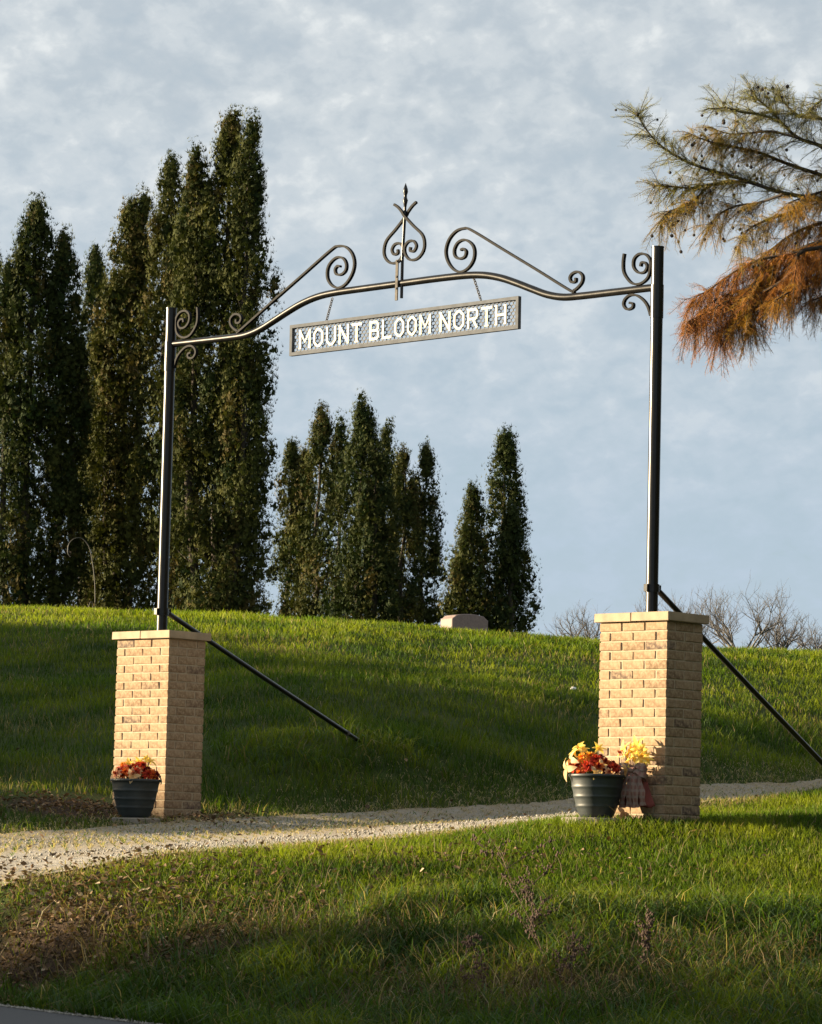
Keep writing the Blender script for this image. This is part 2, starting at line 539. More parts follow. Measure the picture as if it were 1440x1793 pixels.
# gravel driveway: a draped sheet, crowned a little
def drive_mat():
    M = Mat('gravel_drive')
    n = M.noise(70, 5, 0.7); n2 = M.noise(1.2, 5, 0.6)
    c = M.ramp(n, [(0.30, (0.22, 0.20, 0.165)), (0.5, (0.36, 0.33, 0.28)), (0.7, (0.50, 0.46, 0.40))])
    c = M.mix(M.ramp(n2, [(0.45, (0, 0, 0)), (0.70, (0.6,) * 3)]), c, (0.26, 0.20, 0.125))
    thatch = M.ramp(M.noise(45, 5, 0.7), [(0.3, (0.17, 0.125, 0.07)), (0.7, (0.46, 0.37, 0.235))])
    c = M.mix(M.mix(M.attr('thatch'), 0.0, M.ramp(M.noise(7, 5, 0.7), [(0.34, (0.15,) * 3), (0.6, (1.0,) * 3)])), c, thatch)
    M.base(c); M.set(Roughness=0.95)
    M.bump(n, 1.0, 0.02)
    return M.m
K = 24
t = np.linspace(0, 1, K)[None, :, None]
DXY = NE[:, None] * (1 - t) + FE[:, None] * t
jit = (RNG.random((ND, 2)) - 0.5) * 0.05
DXY[:, 0] += jit; DXY[:, -1] += jit[::-1]
DZ = hgt(DXY[..., 0], DXY[..., 1]) + 0.012
# two wheel tracks pressed in
tt = t[..., 0]
DZ = DZ + 0.006 * np.cos(tt * 4 * np.pi)
ii = np.arange(ND * K).reshape(ND, K)
quads = np.c_[ii[:-1, :-1].ravel(), ii[1:, :-1].ravel(), ii[1:, 1:].ravel(), ii[:-1, 1:].ravel()]
dr = link('driveway', np_mesh('driveway', np.c_[DXY.reshape(-1, 2), DZ.ravel()], quads, smooth=True), drive_mat())
_ta = dr.data.attributes.new('thatch', 'FLOAT_COLOR', 'POINT')
_tm = np.clip(np.exp(-((tt - 0.56) / 0.10) ** 2) * 0.75 + sstep(0.80, 0.97, tt) + sstep(0.10, 0.0, tt) * 0.7, 0, 1) * np.ones((ND, 1))
_t4 = np.ones((ND * K, 4), np.float32); _t4[:, :3] = _tm.reshape(-1, 1)
_ta.data.foreach_set('color', _t4.ravel())
tag(dr, 'pale gravel driveway passing through the gate', 'driveway', kind='structure')

# asphalt road at the lower left
M = Mat('asphalt')
n = M.noise(160, 4, 0.7)
M.base(M.ramp(n, [(0.3, (0.035, 0.035, 0.037)), (0.7, (0.075, 0.074, 0.075))])); M.set(Roughness=0.9); M.bump(n, 0.6, 0.004)
rb = MB()
rows = 60
vs, fs = [], []
for i in range(rows + 1):
    p = Vector((-14.47, 42.8, 0)) + Vector((RD.x, RD.y, 0)) * (i * 1.2)
    w = 0.05 * math.sin(i * 2.1) + 0.03 * math.sin(i * 5.3)
    for k, dist in enumerate((w, 3.5, 7.2)):
        vs.append((p.x + RN.x * dist, p.y + RN.y * dist, ROAD_Z + (0, 0.05, 0)[k]))
for i in range(rows):
    for k in range(2):
        fs.append((i * 3 + k, i * 3 + 3 + k, i * 3 + 4 + k, i * 3 + 1 + k))
rb.add(vs, fs, True)
tag(rb.build('road', M.m), 'dark asphalt road at the lower left corner', 'road', kind='structure')

# ------------------------------------------------------------------ brick pillars
def brick_mesh(k, L=0.196, D=0.092, H=0.058):
    bm = bmesh.new()
    bmesh.ops.create_cube(bm, size=1.0)
    for v in bm.verts:
        v.co = Vector((v.co.x * L, v.co.y * D, v.co.z * H))
    bmesh.ops.bevel(bm, geom=bm.edges[:], offset=0.0035, segments=1, affect='EDGES')
    r = random.Random(k)
    for v in bm.verts:
        v.co += Vector((r.uniform(-.0015, .0015), r.uniform(-.0014, .0014), r.uniform(-.0015, .0015)))
    me = bpy.data.meshes.new('brick')
    bm.to_mesh(me); bm.free()
    me.materials.append(M_BRICK)
    return me
BRICKS = [brick_mesh(k) for k in range(8)]
COURSES, CH = 21, 0.0677
PH = COURSES * CH
def pillar(base, label, seed):
    r = random.Random(seed)
    t = empty('brick_pillar', base, -TH)
    tag(t, label, 'pillar', 'brick gate pillars')
    m = MB(); m.box((0, 0, PH / 2 - 0.14), (0.598, 0.394, PH + 0.28)); m.build('mortar', M_MORTAR, t)
    for c in range(-2, COURSES):
        z = (c + 0.5) * CH
        spots = []
        if c % 2 == 0:
            for sy in (-1, 1):
                spots += [(x, sy * 0.157, 0) for x in (-0.207, 0, 0.207)]
            spots += [(sx * 0.259, 0, 1) for sx in (-1, 1)]
        else:
            for sx in (-1, 1):
                spots += [(sx * 0.259, y, 1) for y in (-0.105, 0.105)]
            for sy in (-1, 1):
                spots += [(x, sy * 0.157, 0) for x in (-0.1015, 0.1015)]
        for x, y, q in spots:
            link('brick', r.choice(BRICKS), None, t, (x + r.uniform(-.0015, .0015), y + r.uniform(-.0018, .0018), z + r.uniform(-.001, .001)),
                 (r.uniform(-.004, .004), r.uniform(-.004, .004), (math.pi / 2 if q else 0) + math.pi * r.randint(0, 1) + r.uniform(-.008, .008)))
    # two cap stones, butted with a fine joint
    for s in (-1, 1):
        bm = bmesh.new()
        bmesh.ops.create_cube(bm, size=1.0)
        for v in bm.verts:
            v.co = Vector((v.co.x * 0.334, v.co.y * 0.470, v.co.z * 0.062))
        bmesh.ops.bevel(bm, geom=bm.edges[:], offset=0.003, segments=2, affect='EDGES')
        for v in bm.verts:
            v.co += Vector((r.uniform(-.0015, .0015), r.uniform(-.0015, .0015), r.uniform(-.0012, .0012)))
        me = bpy.data.meshes.new('cap_stone'); bm.to_mesh(me); bm.free()
        link('cap_stone', me, M_CAP, t, (s * 0.1685, 0, PH + 0.034), (0, 0, s * 0.003))
    return t
pillar(GL, 'tan brick pillar carrying the left gate post, beside the driveway and grass bank', 3)
pillar(GR, 'tan brick pillar carrying the right gate post, nearer the camera', 5)

# ------------------------------------------------------------------ iron gate arch
arch = empty('gate_arch', GL, -TH)
tag(arch, 'black iron pipe arch with scrolls and spear finial standing on both pillars', 'gate')
ZB = 3.838                                   # beam height at the posts
def half(u):                                 # the drawing is symmetrical about the middle
    return GW - u
CAPZ = PH + 0.065
for i, u in enumerate((0.0, GW)):
    m = MB()
    m.tube([(u, 0, CAPZ - 0.12), (u, 0, 2.4), (u, 0, 4.13)], 0.0435, 28)
    po = m.build('post', M_PAINT, arch)
    m = MB(); m.tube([(u, 0, ZB - 0.22), (u, 0, ZB + 0.02)], 0.0475, 28); m.build('sleeve', M_PAINT, po)
    m = MB(); m.tube([(u, 0, 4.128), (u, 0, 4.136)], 0.046, 28); m.build('post_cap', M_PAINT, po)
    m = MB(); m.tube([(u, 0, CAPZ - 0.002), (u, 0, CAPZ + 0.010)], 0.066, 20); m.build('foot_ring', M_PAINT, po)
prof = [(0.0, ZB), (0.4, 3.836), (0.72, 3.836), (0.88, 3.843), (1.03, 3.875), (1.18, 3.93), (1.335, 3.99), (1.49, 4.043), (1.66, 4.080), (1.85, 4.095), (2.15, 4.099)]
bl = prof + [(GW / 2, 4.102)] + [(half(u), z + 0.006) for u, z in reversed(prof[1:])] + [(GW, ZB + 0.004)]
m = MB(); m.tube(smooth_curve([(u, 0, z) for u, z in bl], 6), 0.0275, 20)
m.build('beam', M_PAINT, arch)
NLOC = Vector((0, -1, 0))                    # towards the road, in the arch's own frame
def scroll(pts, thick, depth, mirror, dz=0.0, mat=None, name='scroll', sub=6):
    m = MB()
    q = [((half(u) if mirror else u), 0, z + dz) for u, z in pts]
    m.strap(smooth_curve(q, sub), thick, depth, NLOC)
    return m.build(name, mat or M_WROUGHT, arch)
big = [(3.90, 4.08), (3.58, 4.258), (3.254, 4.44), (3.176, 4.462), (3.097, 4.448), (3.031, 4.395), (3.0, 4.322), (3.009, 4.253), (3.049, 4.189), (3.106, 4.145), (3.174, 4.133), (3.24, 4.162), (3.283, 4.217), (3.288, 4.285), (3.257, 4.338), (3.189, 4.374), (3.122, 4.361), (3.086, 4.313), (3.092, 4.262), (3.137, 4.235), (3.190, 4.243), (3.205, 4.281), (3.18, 4.306), (3.150, 4.300)]
small = [(3.9, 4.08), (4.236, 3.890), (4.270, 3.888), (4.310, 3.908), (4.347, 3.945), (4.350, 3.990), (4.307, 4.023), (4.254, 4.015), (4.230, 3.985), (4.247, 3.952), (4.284, 3.954), (4.286, 3.980)]
endc = [(4.739, 4.115), (4.730, 4.051), (4.736, 3.986), (4.768, 3.934), (4.82, 3.889), (4.892, 3.880), (4.958, 3.915), (4.982, 3.978), (4.980, 4.043), (4.939, 4.088), (4.877, 4.098), (4.831, 4.066), (4.828, 4.009), (4.87, 3.965), (4.927, 3.961), (4.953, 3.997), (4.934, 4.029), (4.901, 4.032), (4.893, 4.006)]
brak = [(4.992, 3.640), (4.967, 3.705), (4.925, 3.757), (4.863, 3.797), (4.801, 3.805), (4.755, 3.781), (4.741, 3.741), (4.773, 3.705), (4.822, 3.711), (4.828, 3.740), (4.795, 3.750)]
for mir in (False, True):
    # the long scroll: one strap from the little curl up to the large one
    one = list(reversed(small[2:])) + [small[1]] + big
    scroll(one, 0.0165, 0.028, mir, -0.004 if mir else 0)
    scroll(endc, 0.016, 0.028, mir)
    scroll(brak, 0.016, 0.028, mir)
# spear finial with a spade of two scrolls
CU_ = 2.560
fin = MB()
fin.tube([(CU_, -0.012, 3.985), (CU_, -0.012, 4.30), (CU_ + 0.004, 0, 4.64), (CU_ + 0.004, 0, 4.70)], [0.012, 0.012, 0.012, 0.010], 10)
spear = fin.build('finial_rod', M_PAINT, arch)
m = MB()
m.tube([(CU_ + 0.004, 0, z) for z in (4.69, 4.715, 4.745, 4.765, 4.785, 4.81, 4.835, 4.88)], [0.010, 0.014, 0.021, 0.013, 0.012, 0.020, 0.017, 0.001], 8)
m.build('spear_tip', M_PAINT, spear)
m = MB(); m.box((CU_ - 0.034, -0.033, 4.125), (0.024, 0.010, 0.315)); m.build('mount_strap', M_STRAP, arch)
for z in (4.06, 4.15, 4.27):
    m = MB(); m.tube([(CU_ - 0.034, -0.034, z), (CU_ - 0.034, -0.046, z)], 0.008, 8); m.build('bolt', M_STRAP, arch)
sp = [(0.105, 4.722), (0.062, 4.695), (0.018, 4.652), (-0.004, 4.622), (-0.100, 4.535), (-0.196, 4.455), (-0.222, 4.378), (-0.203, 4.316), (-0.145, 4.273), (-0.074, 4.275), (-0.028, 4.317), (-0.016, 4.372), (-0.052, 4.415), (-0.108, 4.415), (-0.138, 4.376), (-0.116, 4.338), (-0.076, 4.343), (-0.078, 4.372)]
for s in (1, -1):
    m = MB(); m.strap(smooth_curve([(CU_ + 0.006 + s * u, 0.012 * s, z) for u, z in sp], 6), 0.018, 0.022, NLOC)
    m.build('spade_scroll', M_WROUGHT, arch)

# slanting pipe braces behind each post, clamped to it and running into the ground
INV = Matrix.Translation(GL) @ Matrix.Rotation(-TH, 4, 'Z')
INV = INV.inverted()
def brace(base, zc, foot):
    top = base + Vector((0, 0, zc)) - NV * 0.05
    d = (foot - top).normalized()
    m = MB(); m.tube([INV @ p for p in (top, top.lerp(foot, 0.5) - Vector((0, 0, 0.004)), foot + d * 0.25)], 0.0205, 14)
    b = m.build('brace', M_PAINT, arch)
    c = base + Vector((0, 0, zc))
    m = MB(); m.tube([INV @ (c - Vector((0, 0, 0.028))), INV @ (c + Vector((0, 0, 0.028)))], 0.053, 24)
    e = INV @ (c + NV * 0.06); m.box(e, (0.03, 0.035, 0.05))
    e = INV @ (c - NV * 0.06); m.box(e, (0.03, 0.05, 0.05))
    m.build('clamp', M_PAINT, b)
    q = top.lerp(foot, 0.9)
    m = MB(); m.tube([INV @ (q - d * 0.012), INV @ (q + d * 0.012)], 0.025, 14); m.build('coupling', M_STRAP, b)
f1 = at(640, 1305, 31.2)
brace(GL, 1.655, f1)
f2 = Vector((3.42, 27.1, 0)); f2.z = hz(f2.x, f2.y)
brace(GR, 1.675, f2)

# ------------------------------------------------------------------ hanging sign
SW, SH = 2.372, 0.245
sign = empty('hanging_sign', GL + GV * 2.561 + Vector((0, 0, 3.640)), 0)
sign.rotation_euler = (0, -0.0078, -TH)
tag(sign, 'long white mesh sign reading MOUNT BLOOM NORTH hung by chains from the arch', 'sign')
FT = 0.026
m = MB()
for z in (FT / 2, SH - FT / 2):
    m.box((0, 0, z), (SW, 0.034, FT))
m.build('frame_rail', M_SIGN, sign)
for s in (-1, 1):
    m = MB(); m.box((s * (SW / 2 - FT / 2), 0.0, SH / 2), (FT, 0.0335, SH - 2 * FT + 0.001)); m.build('frame_end', M_SIGN, sign)
# expanded-metal honeycomb
m = MB()
cw, chh = 0.040, 0.034
hw, hh = SW / 2 - FT + 0.004, (SH - 2 * FT) / 2 + 0.004
rows = int(2 * hh / (chh * 0.75)) + 2
cols = int(2 * hw / cw) + 2
def seg(a, b):
    # clip to the frame opening
    (x0, z0), (x1, z1) = a, b
    if max(abs(x0), abs(x1)) > hw or max(abs(z0), abs(z1)) > hh:
        return
    d = Vector((x1 - x0, 0, z1 - z0)); L = d.length
    ang = math.atan2(z1 - z0, x1 - x0)
    m.box(((x0 + x1) / 2, 0.004, (z0 + z1) / 2 + SH / 2), (L + 0.002, 0.006, 0.0062), Matrix.Rotation(-ang, 3, 'Y'))
for r_ in range(-rows, rows + 1):
    for c_ in range(-cols, cols + 1):
        x = (c_ + (0.5 if r_ % 2 else 0)) * cw
        z = r_ * chh * 0.75
        a = (x, z + chh / 2); b = (x + cw / 2, z + chh / 4); c = (x + cw / 2, z - chh / 4); d = (x - cw / 2, z + chh / 4)
        seg(a, b); seg(b, c); seg(d, a)
tag(m.build('mesh_panel', M_GALV, sign), kind='stuff')
# letters: block capitals cut from plate
LH, LW, ST = 0.150, 0.104, 0.0195
c1 = 0.030
def letter_strokes(ch, w):
    h, s = LH, ST / 2
    l, r, b, t_ = s, w - s, s, h - s
    mid = h / 2
    sv = 0.013
    if ch == 'O': return [[(l + c1, b), (r - c1, b), (r, b + c1), (r, t_ - c1), (r - c1, t_), (l + c1, t_), (l, t_ - c1), (l, b + c1), (l + c1, b)]]
    if ch == 'U': return [[(l, h), (l, b + c1), (l + c1, b), (r - c1, b), (r, b + c1), (r, h)]]
    if ch == 'M': return [[(l, 0), (l, h)], [(r, 0), (r, h)], [(l, h - 0.012), (w / 2, h * 0.36), (r, h - 0.012)], [(l - sv, 0.006), (l + sv, 0.006)], [(r - sv, 0.006), (r + sv, 0.006)]]
    if ch == 'N': return [[(l, 0), (l, h)], [(r, 0), (r, h)], [(l, h - 0.012), (r, 0.012)], [(l - sv, h - 0.006), (l + sv, h - 0.006)]]
    if ch == 'T': return [[(0, t_), (w, t_)], [(w / 2, 0), (w / 2, h - ST)], [(w / 2 - 0.02, 0.006), (w / 2 + 0.02, 0.006)]]
    if ch == 'B': return [[(l, 0), (l, h)], [(l, b), (r - c1 / 2, b), (r, b + c1 / 2), (r, mid - c1 / 2), (r - c1 / 2, mid), (l, mid)], [(r - c1 / 2, mid), (r - 0.003, mid + c1 / 2), (r - 0.003, t_ - c1 / 2), (r - c1 / 2, t_), (l, t_)]]
    if ch == 'L': return [[(l, 0), (l, h)], [(l, b), (w, b)]]
    if ch == 'R': return [[(l, 0), (l, h)], [(l, mid - 0.004), (r - c1 / 2, mid - 0.004), (r, mid + c1 / 2), (r, t_ - c1 / 2), (r - c1 / 2, t_), (l, t_)], [(w * 0.48, mid), (r, 0)]]
    if ch == 'H': return [[(l, 0), (l, h)], [(r, 0), (r, h)], [(l, mid), (r, mid)], [(l - sv, 0.006), (l + sv, 0.006)], [(r - sv, 0.006), (r + sv, 0.006)], [(l - sv, h - 0.006), (l + sv, h - 0.006)], [(r - sv, h - 0.006), (r + sv, h - 0.006)]]
def letter(ch, x0, w, z0, k):
    m = MB()
    for j, line in enumerate(letter_strokes(ch, w)):
        wd = 0.012 if (len(line) == 2 and abs(line[0][1] - line[1][1]) < 1e-6 and abs(line[0][0] - line[1][0]) < 0.05) else ST
        y = -0.010 - 0.0006 * j
        m.strap([(x0 + x, y, z0 + z) for x, z in line], wd, 0.008, NLOC)
    m.build('letter', M_LETTER, sign)
for word, ua, ub in (('MOUNT', 1.480, 2.152), ('BLOOM', 2.235, 2.872), ('NORTH', 2.962, 3.628)):
    rel = [1.15 if c in 'M' else 1.0 for c in word]
    tot = sum(rel); gap = 0.030
    unit = (ub - ua - gap * 4) / tot
    x = ua - 2.561
    for k, c in enumerate(word):
        w = unit * rel[k]
        letter(c, x, w, 0.045, k)
        x += w + gap
# chains
for ub, zb, ut, zt in ((1.757, 3.880, 1.819, 4.06), (3.363, 3.892, 3.285, 4.075)):
    m = MB()
    a = Vector((ub - 2.561, 0, zb - 3.640)); b = Vector((ut - 2.561, 0, zt - 3.640))
    nl = 10
    d = (b - a) / nl
    for k in range(nl):
        c = a + d * (k + 0.5)
        ax = d.normalized()
        sd = NLOC.cross(ax).normalized() if k % 2 else NLOC
        ring = []
        for q in range(13):
            an = 2 * math.pi * q / 12
            ring.append(c + ax * (math.cos(an) * d.length * 0.62) + sd * (math.sin(an) * 0.009))
        m.tube(ring, 0.0034, 6, caps=False)
    m.build('chain', M_STRAP, sign)

# ------------------------------------------------------------------ planters with silk flowers
def lathe(prof, n=40):
    m = MB(); vs, fs = [], []
    for r, z in prof:
        for k in range(n):
            a = 2 * math.pi * k / n
            vs.append((r * math.cos(a), r * math.sin(a), z))
    for i in range(len(prof) - 1):
        for k in range(n):
            k2 = (k + 1) % n
            fs.append((i * n + k, i * n + k2, (i + 1) * n + k2, (i + 1) * n + k))
    m.add(vs, fs, True)
    return m
pot_prof = [(0.0, 0.0), (0.105, 0.0), (0.112, 0.006)]
for k in range(41):
    q = k / 40
    z = 0.012 + q * 0.268
    r = 0.112 + (0.187 - 0.112) * (q ** 0.62) + 0.0045 * (1 - abs(math.sin(q * math.pi * 4.0))) ** 2
    pot_prof.append((r, z))
pot_prof += [(0.196, 0.281), (0.201, 0.290), (0.200, 0.300), (0.193, 0.304), (0.184, 0.300), (0.180, 0.285), (0.176, 0.245)]
POT = lathe(pot_prof).mesh('pot'); POT.materials.append(M_POT)
SOIL = lathe([(0.0, 0.262), (0.08, 0.266), (0.14, 0.258), (0.178, 0.250)], 24).mesh('soil'); SOIL.materials.append(M_SOIL)

def petal_strip(L, W, curl, cup=0.25, n=4):
    """verts and faces of one petal along +x, curling down by curl"""
    vs, fs = [], []
    for i in range(n + 1):
        q = i / n
        w = W * math.sin(math.pi * (0.12 + 0.86 * q) ** 0.8) ** 0.8 if q < 1 else W * 0.12
        a = curl * q
        x = L * (math.sin(a) / curl if abs(curl) > 1e-3 else q)
        z = -L * ((1 - math.cos(a)) / curl) if abs(curl) > 1e-3 else 0
        vs += [(x, -w / 2, z + cup * w), (x, 0, z), (x, w / 2, z + cup * w)]
    for i in range(n):
        b = i * 3
        fs += [(b, b + 3, b + 4, b + 1), (b + 1, b + 4, b + 5, b + 2)]
    return vs, fs
def flower_mesh(kind, col, col2, seed):
    r = random.Random(seed)
    V, F, Cc = [], [], []
    def ring(n, L, W, tilt, curl, z, c, cup=0.25):
        for k in range(n):
            a = 2 * math.pi * (k + r.uniform(-.25, .25)) / n
            vs, fs = petal_strip(L * r.uniform(.8, 1.15), W * r.uniform(.85, 1.15), curl * r.uniform(.6, 1.4), cup)
            Mx = Matrix.Rotation(a, 3, 'Z') @ Matrix.Rotation(-(tilt + r.uniform(-.2, .2)), 3, 'Y')
            b = len(V)
            sh = r.uniform(0.78, 1.15)
            for i, v in enumerate(vs):
                p = Mx @ Vector(v); V.append((p.x, p.y, p.z + z))
                tip = (i // 3) / (len(vs) // 3 - 1)
                Cc.append(tuple(min(1, (c[q] * tip + col2[q] * (1 - tip)) * sh) for q in range(3)))
            F.extend([tuple(b + i for i in f) for f in fs])
    if kind == 'mum':
        ring(11, 0.048, 0.020, 0.15, 0.8, 0.0, col); ring(9, 0.040, 0.018, 0.55, 0.5, 0.004, col); ring(7, 0.028, 0.014, 1.0, -0.5, 0.008, col)
    elif kind == 'lily':
        ring(6, 0.080, 0.030, 0.75, 1.3, 0.0, col, 0.15)
    elif kind == 'leaf':
        ring(3, 0.085, 0.040, 0.35, 1.0, 0.0, col, 0.1)
    else:
        ring(8, 0.042, 0.024, 0.35, 0.9, 0.0, col); ring(6, 0.026, 0.018, 0.9, -0.6, 0.006, col2)
    return np_mesh('flower', V, F, Cc, True)
RED, ORG, YEL, DRK, PCH, GRN = (0.62, 0.055, 0.020), (0.78, 0.20, 0.030), (0.84, 0.66, 0.18), (0.22, 0.012, 0.012), (0.78, 0.48, 0.28), (0.05, 0.08, 0.02)
FL = {}
for nm, args in dict(red=('mum', RED, DRK), orange=('mum', ORG, RED), dark=('mum', DRK, (0.08, 0.01, 0.01)), yellow=('lily', YEL, (0.80, 0.52, 0.08)), peach=('rose', PCH, (0.5, 0.1, 0.05)), rust=('rose', ORG, DRK), cream=('leaf', (0.82, 0.62, 0.38), (0.6, 0.35, 0.15)), green=('leaf', GRN, (0.03, 0.05, 0.015)), gold=('mum', (0.78, 0.38, 0.04), ORG)).items():
    FL[nm] = [flower_mesh(*args, seed=hash(nm[0]) % 5 + k) if False else flower_mesh(*args, seed=len(nm) * 7 + k) for k in range(2)]
    for me in FL[nm]: me.materials.append(M_PETAL)
def put_flower(par, kind, loc, out, r, s=1.0):
    q = Vector(out).normalized().to_track_quat('Z', 'Y').to_euler()
    o = link('leaf' if kind in ('green', 'cream') else 'flower', r.choice(FL[kind]), None, par, loc, (q.x, q.y, q.z), (s, s, s))
    return o
def planter(base, label, seed, style):
    r = random.Random(seed)
    t = empty('flower_planter', base, r.uniform(0, 6))
    t.rotation_euler = (0, 0, 0)
    tag(t, label, 'planter', 'planters in front of the pillars')
    link('pot', POT, None, t); link('soil', SOIL, None, t)
    st = MB()
    for k in range(style['n']):
        a = 2.399963 * k + r.uniform(-.3, .3); q = math.sqrt((k + 0.5) / style['n'])
        x, y = 0.165 * q * math.cos(a), 0.165 * q * math.sin(a)
        z = 0.318 + 0.075 * (1 - q * q) + r.uniform(-.02, .03)
        kind = style['pick'](x, y, r)
        put_flower(t, kind, (x, y, z), (x * 4, y * 4 - 0.35, 0.55), r, r.uniform(0.85, 1.2))
        st.tube([(x * .5, y * .5, 0.25), (x * .9, y * .9, z - 0.01)], 0.003, 5)
    for kind, x, y, z, out, s in style['extra']:
        put_flower(t, kind, (x, y, z), out, r, s)
        st.tube([(x * .6, y * .6, 0.26), (x, y, z)], 0.003, 5)
    st.build('stems', plain('green_stem', (0.045, 0.06, 0.02), 0.7), t)
def gz(v): return Vector((v.x, v.y, hz(v.x, v.y)))
pr = gz(Vector((1.345, 24.68, 0)))
pl_ = gz(Vector((-2.113, 27.75, 0)))
def pick_r(x, y, r):
    if x > 0.06: return r.choice(['dark', 'red', 'red', 'dark'])
    if x > -0.03: return r.choice(['red', 'rust', 'orange', 'dark'])
    return r.choice(['orange', 'red', 'gold', 'orange', 'peach'])
def pick_l(x, y, r):
    if y > 0.03: return r.choice(['yellow', 'gold', 'orange', 'yellow'])
    return r.choice(['red', 'orange', 'red', 'rust', 'peach', 'dark'])
slab_h = 0.03
def slab(c, name_label, seed, dx=0.0):
    r = random.Random(seed); m = MB()
    n = 9; vs = []
    ring = []
    for k in range(n):
        a = 2 * math.pi * k / n
        ring.append((0.21 * math.cos(a) * r.uniform(.82, 1.1), 0.20 * math.sin(a) * r.uniform(.82, 1.1)))
    vs = [(x, y, -0.05) for x, y in ring] + [(x, y, slab_h - 0.008) for x, y in ring] + [(x * .95, y * .95, slab_h) for x, y in ring]
    fs = [tuple(range(2 * n, 3 * n))]
    for lv in (0, 1):
        for k in range(n):
            k2 = (k + 1) % n
            fs.append((lv * n + k, lv * n + k2, lv * n + n + k2, lv * n + n + k))
    m.add(vs, fs)
    o = m.build('stepping_stone', M_SLAB, None, loc=c + Vector((dx, -0.03, 0)))
    return tag(o, name_label, 'stone')
slab(pr, 'flat pale stone under the planter by the right pillar', 2, -0.05)
slab(pl_, 'flat grey stone under the planter by the left pillar', 4, 0.02)
up = Vector((0, 0, slab_h))
planter(pr + up, 'dark ribbed pot of red, orange and yellow silk flowers by the right pillar', 11,
        dict(n=34, pick=pick_r, extra=[
            ('yellow', -0.13, -0.02, 0.485, (-0.3, -0.5, 0.7), 0.95), ('yellow', -0.155, 0.02, 0.46, (-0.6, -0.4, 0.5), 0.8), ('yellow', -0.10, 0.03, 0.47, (0.2, -0.6, 0.7), 0.8),
            ('yellow', 0.01, 0.06, 0.48, (0, -0.6, 0.6), 0.8), ('gold', -0.05, -0.03, 0.43, (-0.2, -0.7, 0.6), 1.0),
            ('gold', -0.11, -0.05, 0.42, (-0.5, -0.7, 0.6), 1.0), ('cream', -0.215, -0.05, 0.335, (-0.9, -0.4, -0.25), 1.15), ('cream', -0.19, -0.02, 0.40, (-0.8, -0.5, 0.3), 1.0),
            ('cream', 0.02, -0.12, 0.36, (0.2, -0.9, 0.3), 0.8), ('cream', -0.02, -0.17, 0.315, (0.1, -0.9, 0.1), 0.7), ('peach', 0.07, -0.16, 0.32, (0.3, -0.9, 0.1), 0.8),
            ('cream', 0.19, -0.06, 0.33, (0.8, -0.6, -0.3), 0.8), ('rust', -0.18, -0.06, 0.35, (-0.8, -0.5, 0.3), 1.1)]))
planter(pl_ + up, 'dark ribbed pot of red and orange silk flowers by the left pillar', 23,
        dict(n=40, pick=pick_l, extra=[
            ('yellow', -0.06, 0.05, 0.42, (-0.2, -0.4, 0.8), 0.9), ('yellow', 0.02, 0.06, 0.43, (0.1, -0.5, 0.8), 0.9), ('yellow', 0.10, 0.05, 0.44, (0.3, -0.4, 0.8), 0.95), ('yellow', 0.07, 0.08, 0.46, (0.1, -0.6, 0.7), 0.8),
            ('gold', -0.10, 0.03, 0.41, (-0.4, -0.5, 0.7), 1.0), ('cream', -0.01, -0.19, 0.325, (-0.1, -0.9, -0.1), 0.8), ('peach', -0.14, -0.12, 0.34, (-0.7, -0.6, 0.3), 1.2), ('peach', -0.01, -0.17, 0.34, (0, -0.9, 0.2), 1.3),
            ('cream', -0.17, -0.07, 0.335, (-0.8, -0.5, 0.0), 0.8), ('green', 0.19, -0.04, 0.32, (0.9, -0.3, 0.2), 0.8), ('dark', 0.16, -0.08, 0.335, (0.7, -0.6, 0.3), 1.0)]))

# the ribboned bouquet hung on the front of the right pillar
def plaid_mat():
    M = Mat('plaid_ribbon')
    tcx = M.n.new('ShaderNodeTexCoord')
    def wave(axis, sc):
        w = M.n.new('ShaderNodeTexWave'); w.wave_type = 'BANDS'; w.bands_direction = axis
        w.inputs['Scale'].default_value = sc; w.inputs['Distortion'].default_value = 1.5
        M.l.new(tcx.outputs['Object'], w.inputs['Vector'])
        return w.outputs['Fac']
    c = M.mix(M.ramp(wave('X', 9), [(0.45, (0, 0, 0)), (0.6, (1, 1, 1))]), (0.22, 0.135, 0.105), (0.19, 0.085, 0.068))
    c = M.mix(M.ramp(wave('Z', 7), [(0.55, (0, 0, 0)), (0.7, (0.7,) * 3)]), c, (0.22, 0.165, 0.14))
    M.base(c); M.set(Roughness=0.8)
    return M.m
M_PLAID = plaid_mat()
M_WRAP = plain('dark_red_cloth', (0.16, 0.035, 0.028), 0.85, 0.3, 14, 0.004)
bq = empty('ribbon_bouquet', GR + GV * 0.135 + NV * 0.215 + Vector((0, 0, 0.12)), -TH)
tag(bq, 'yellow silk flowers above a plaid ribbon bow against the right pillar', 'bouquet')
rr = random.Random(5)
m = MB()      # gathered cloth wrap: a fluted cone, its flat back against the bricks
vs, fs = [], []
NS, NK = 9, 36
for i in range(NS):
    q = i / (NS - 1)
    rad = 0.138 - 0.07 * q ** 0.8
    for k in range(NK):
        a = 2 * math.pi * k / NK
        fl = 1 + 0.10 * math.sin(a * 7 + 0.8 * q) * (1 - 0.5 * q)
        y = -0.075 - math.sin(a) * -0.07 * fl * (1 - 0.3 * q)
        vs.append((rad * fl * math.cos(a), min(y, -0.004), 0.0 + 0.20 * q + 0.010 * math.sin(a * 5) * (1 - q)))
for i in range(NS - 1):
    for k in range(NK):
        k2 = (k + 1) % NK
        fs.append((i * NK + k, i * NK + k2, i * NK + NK + k2, i * NK + NK + k))
fs.append(tuple(range(NK - 1, -1, -1)))
m.add(vs, fs, True)
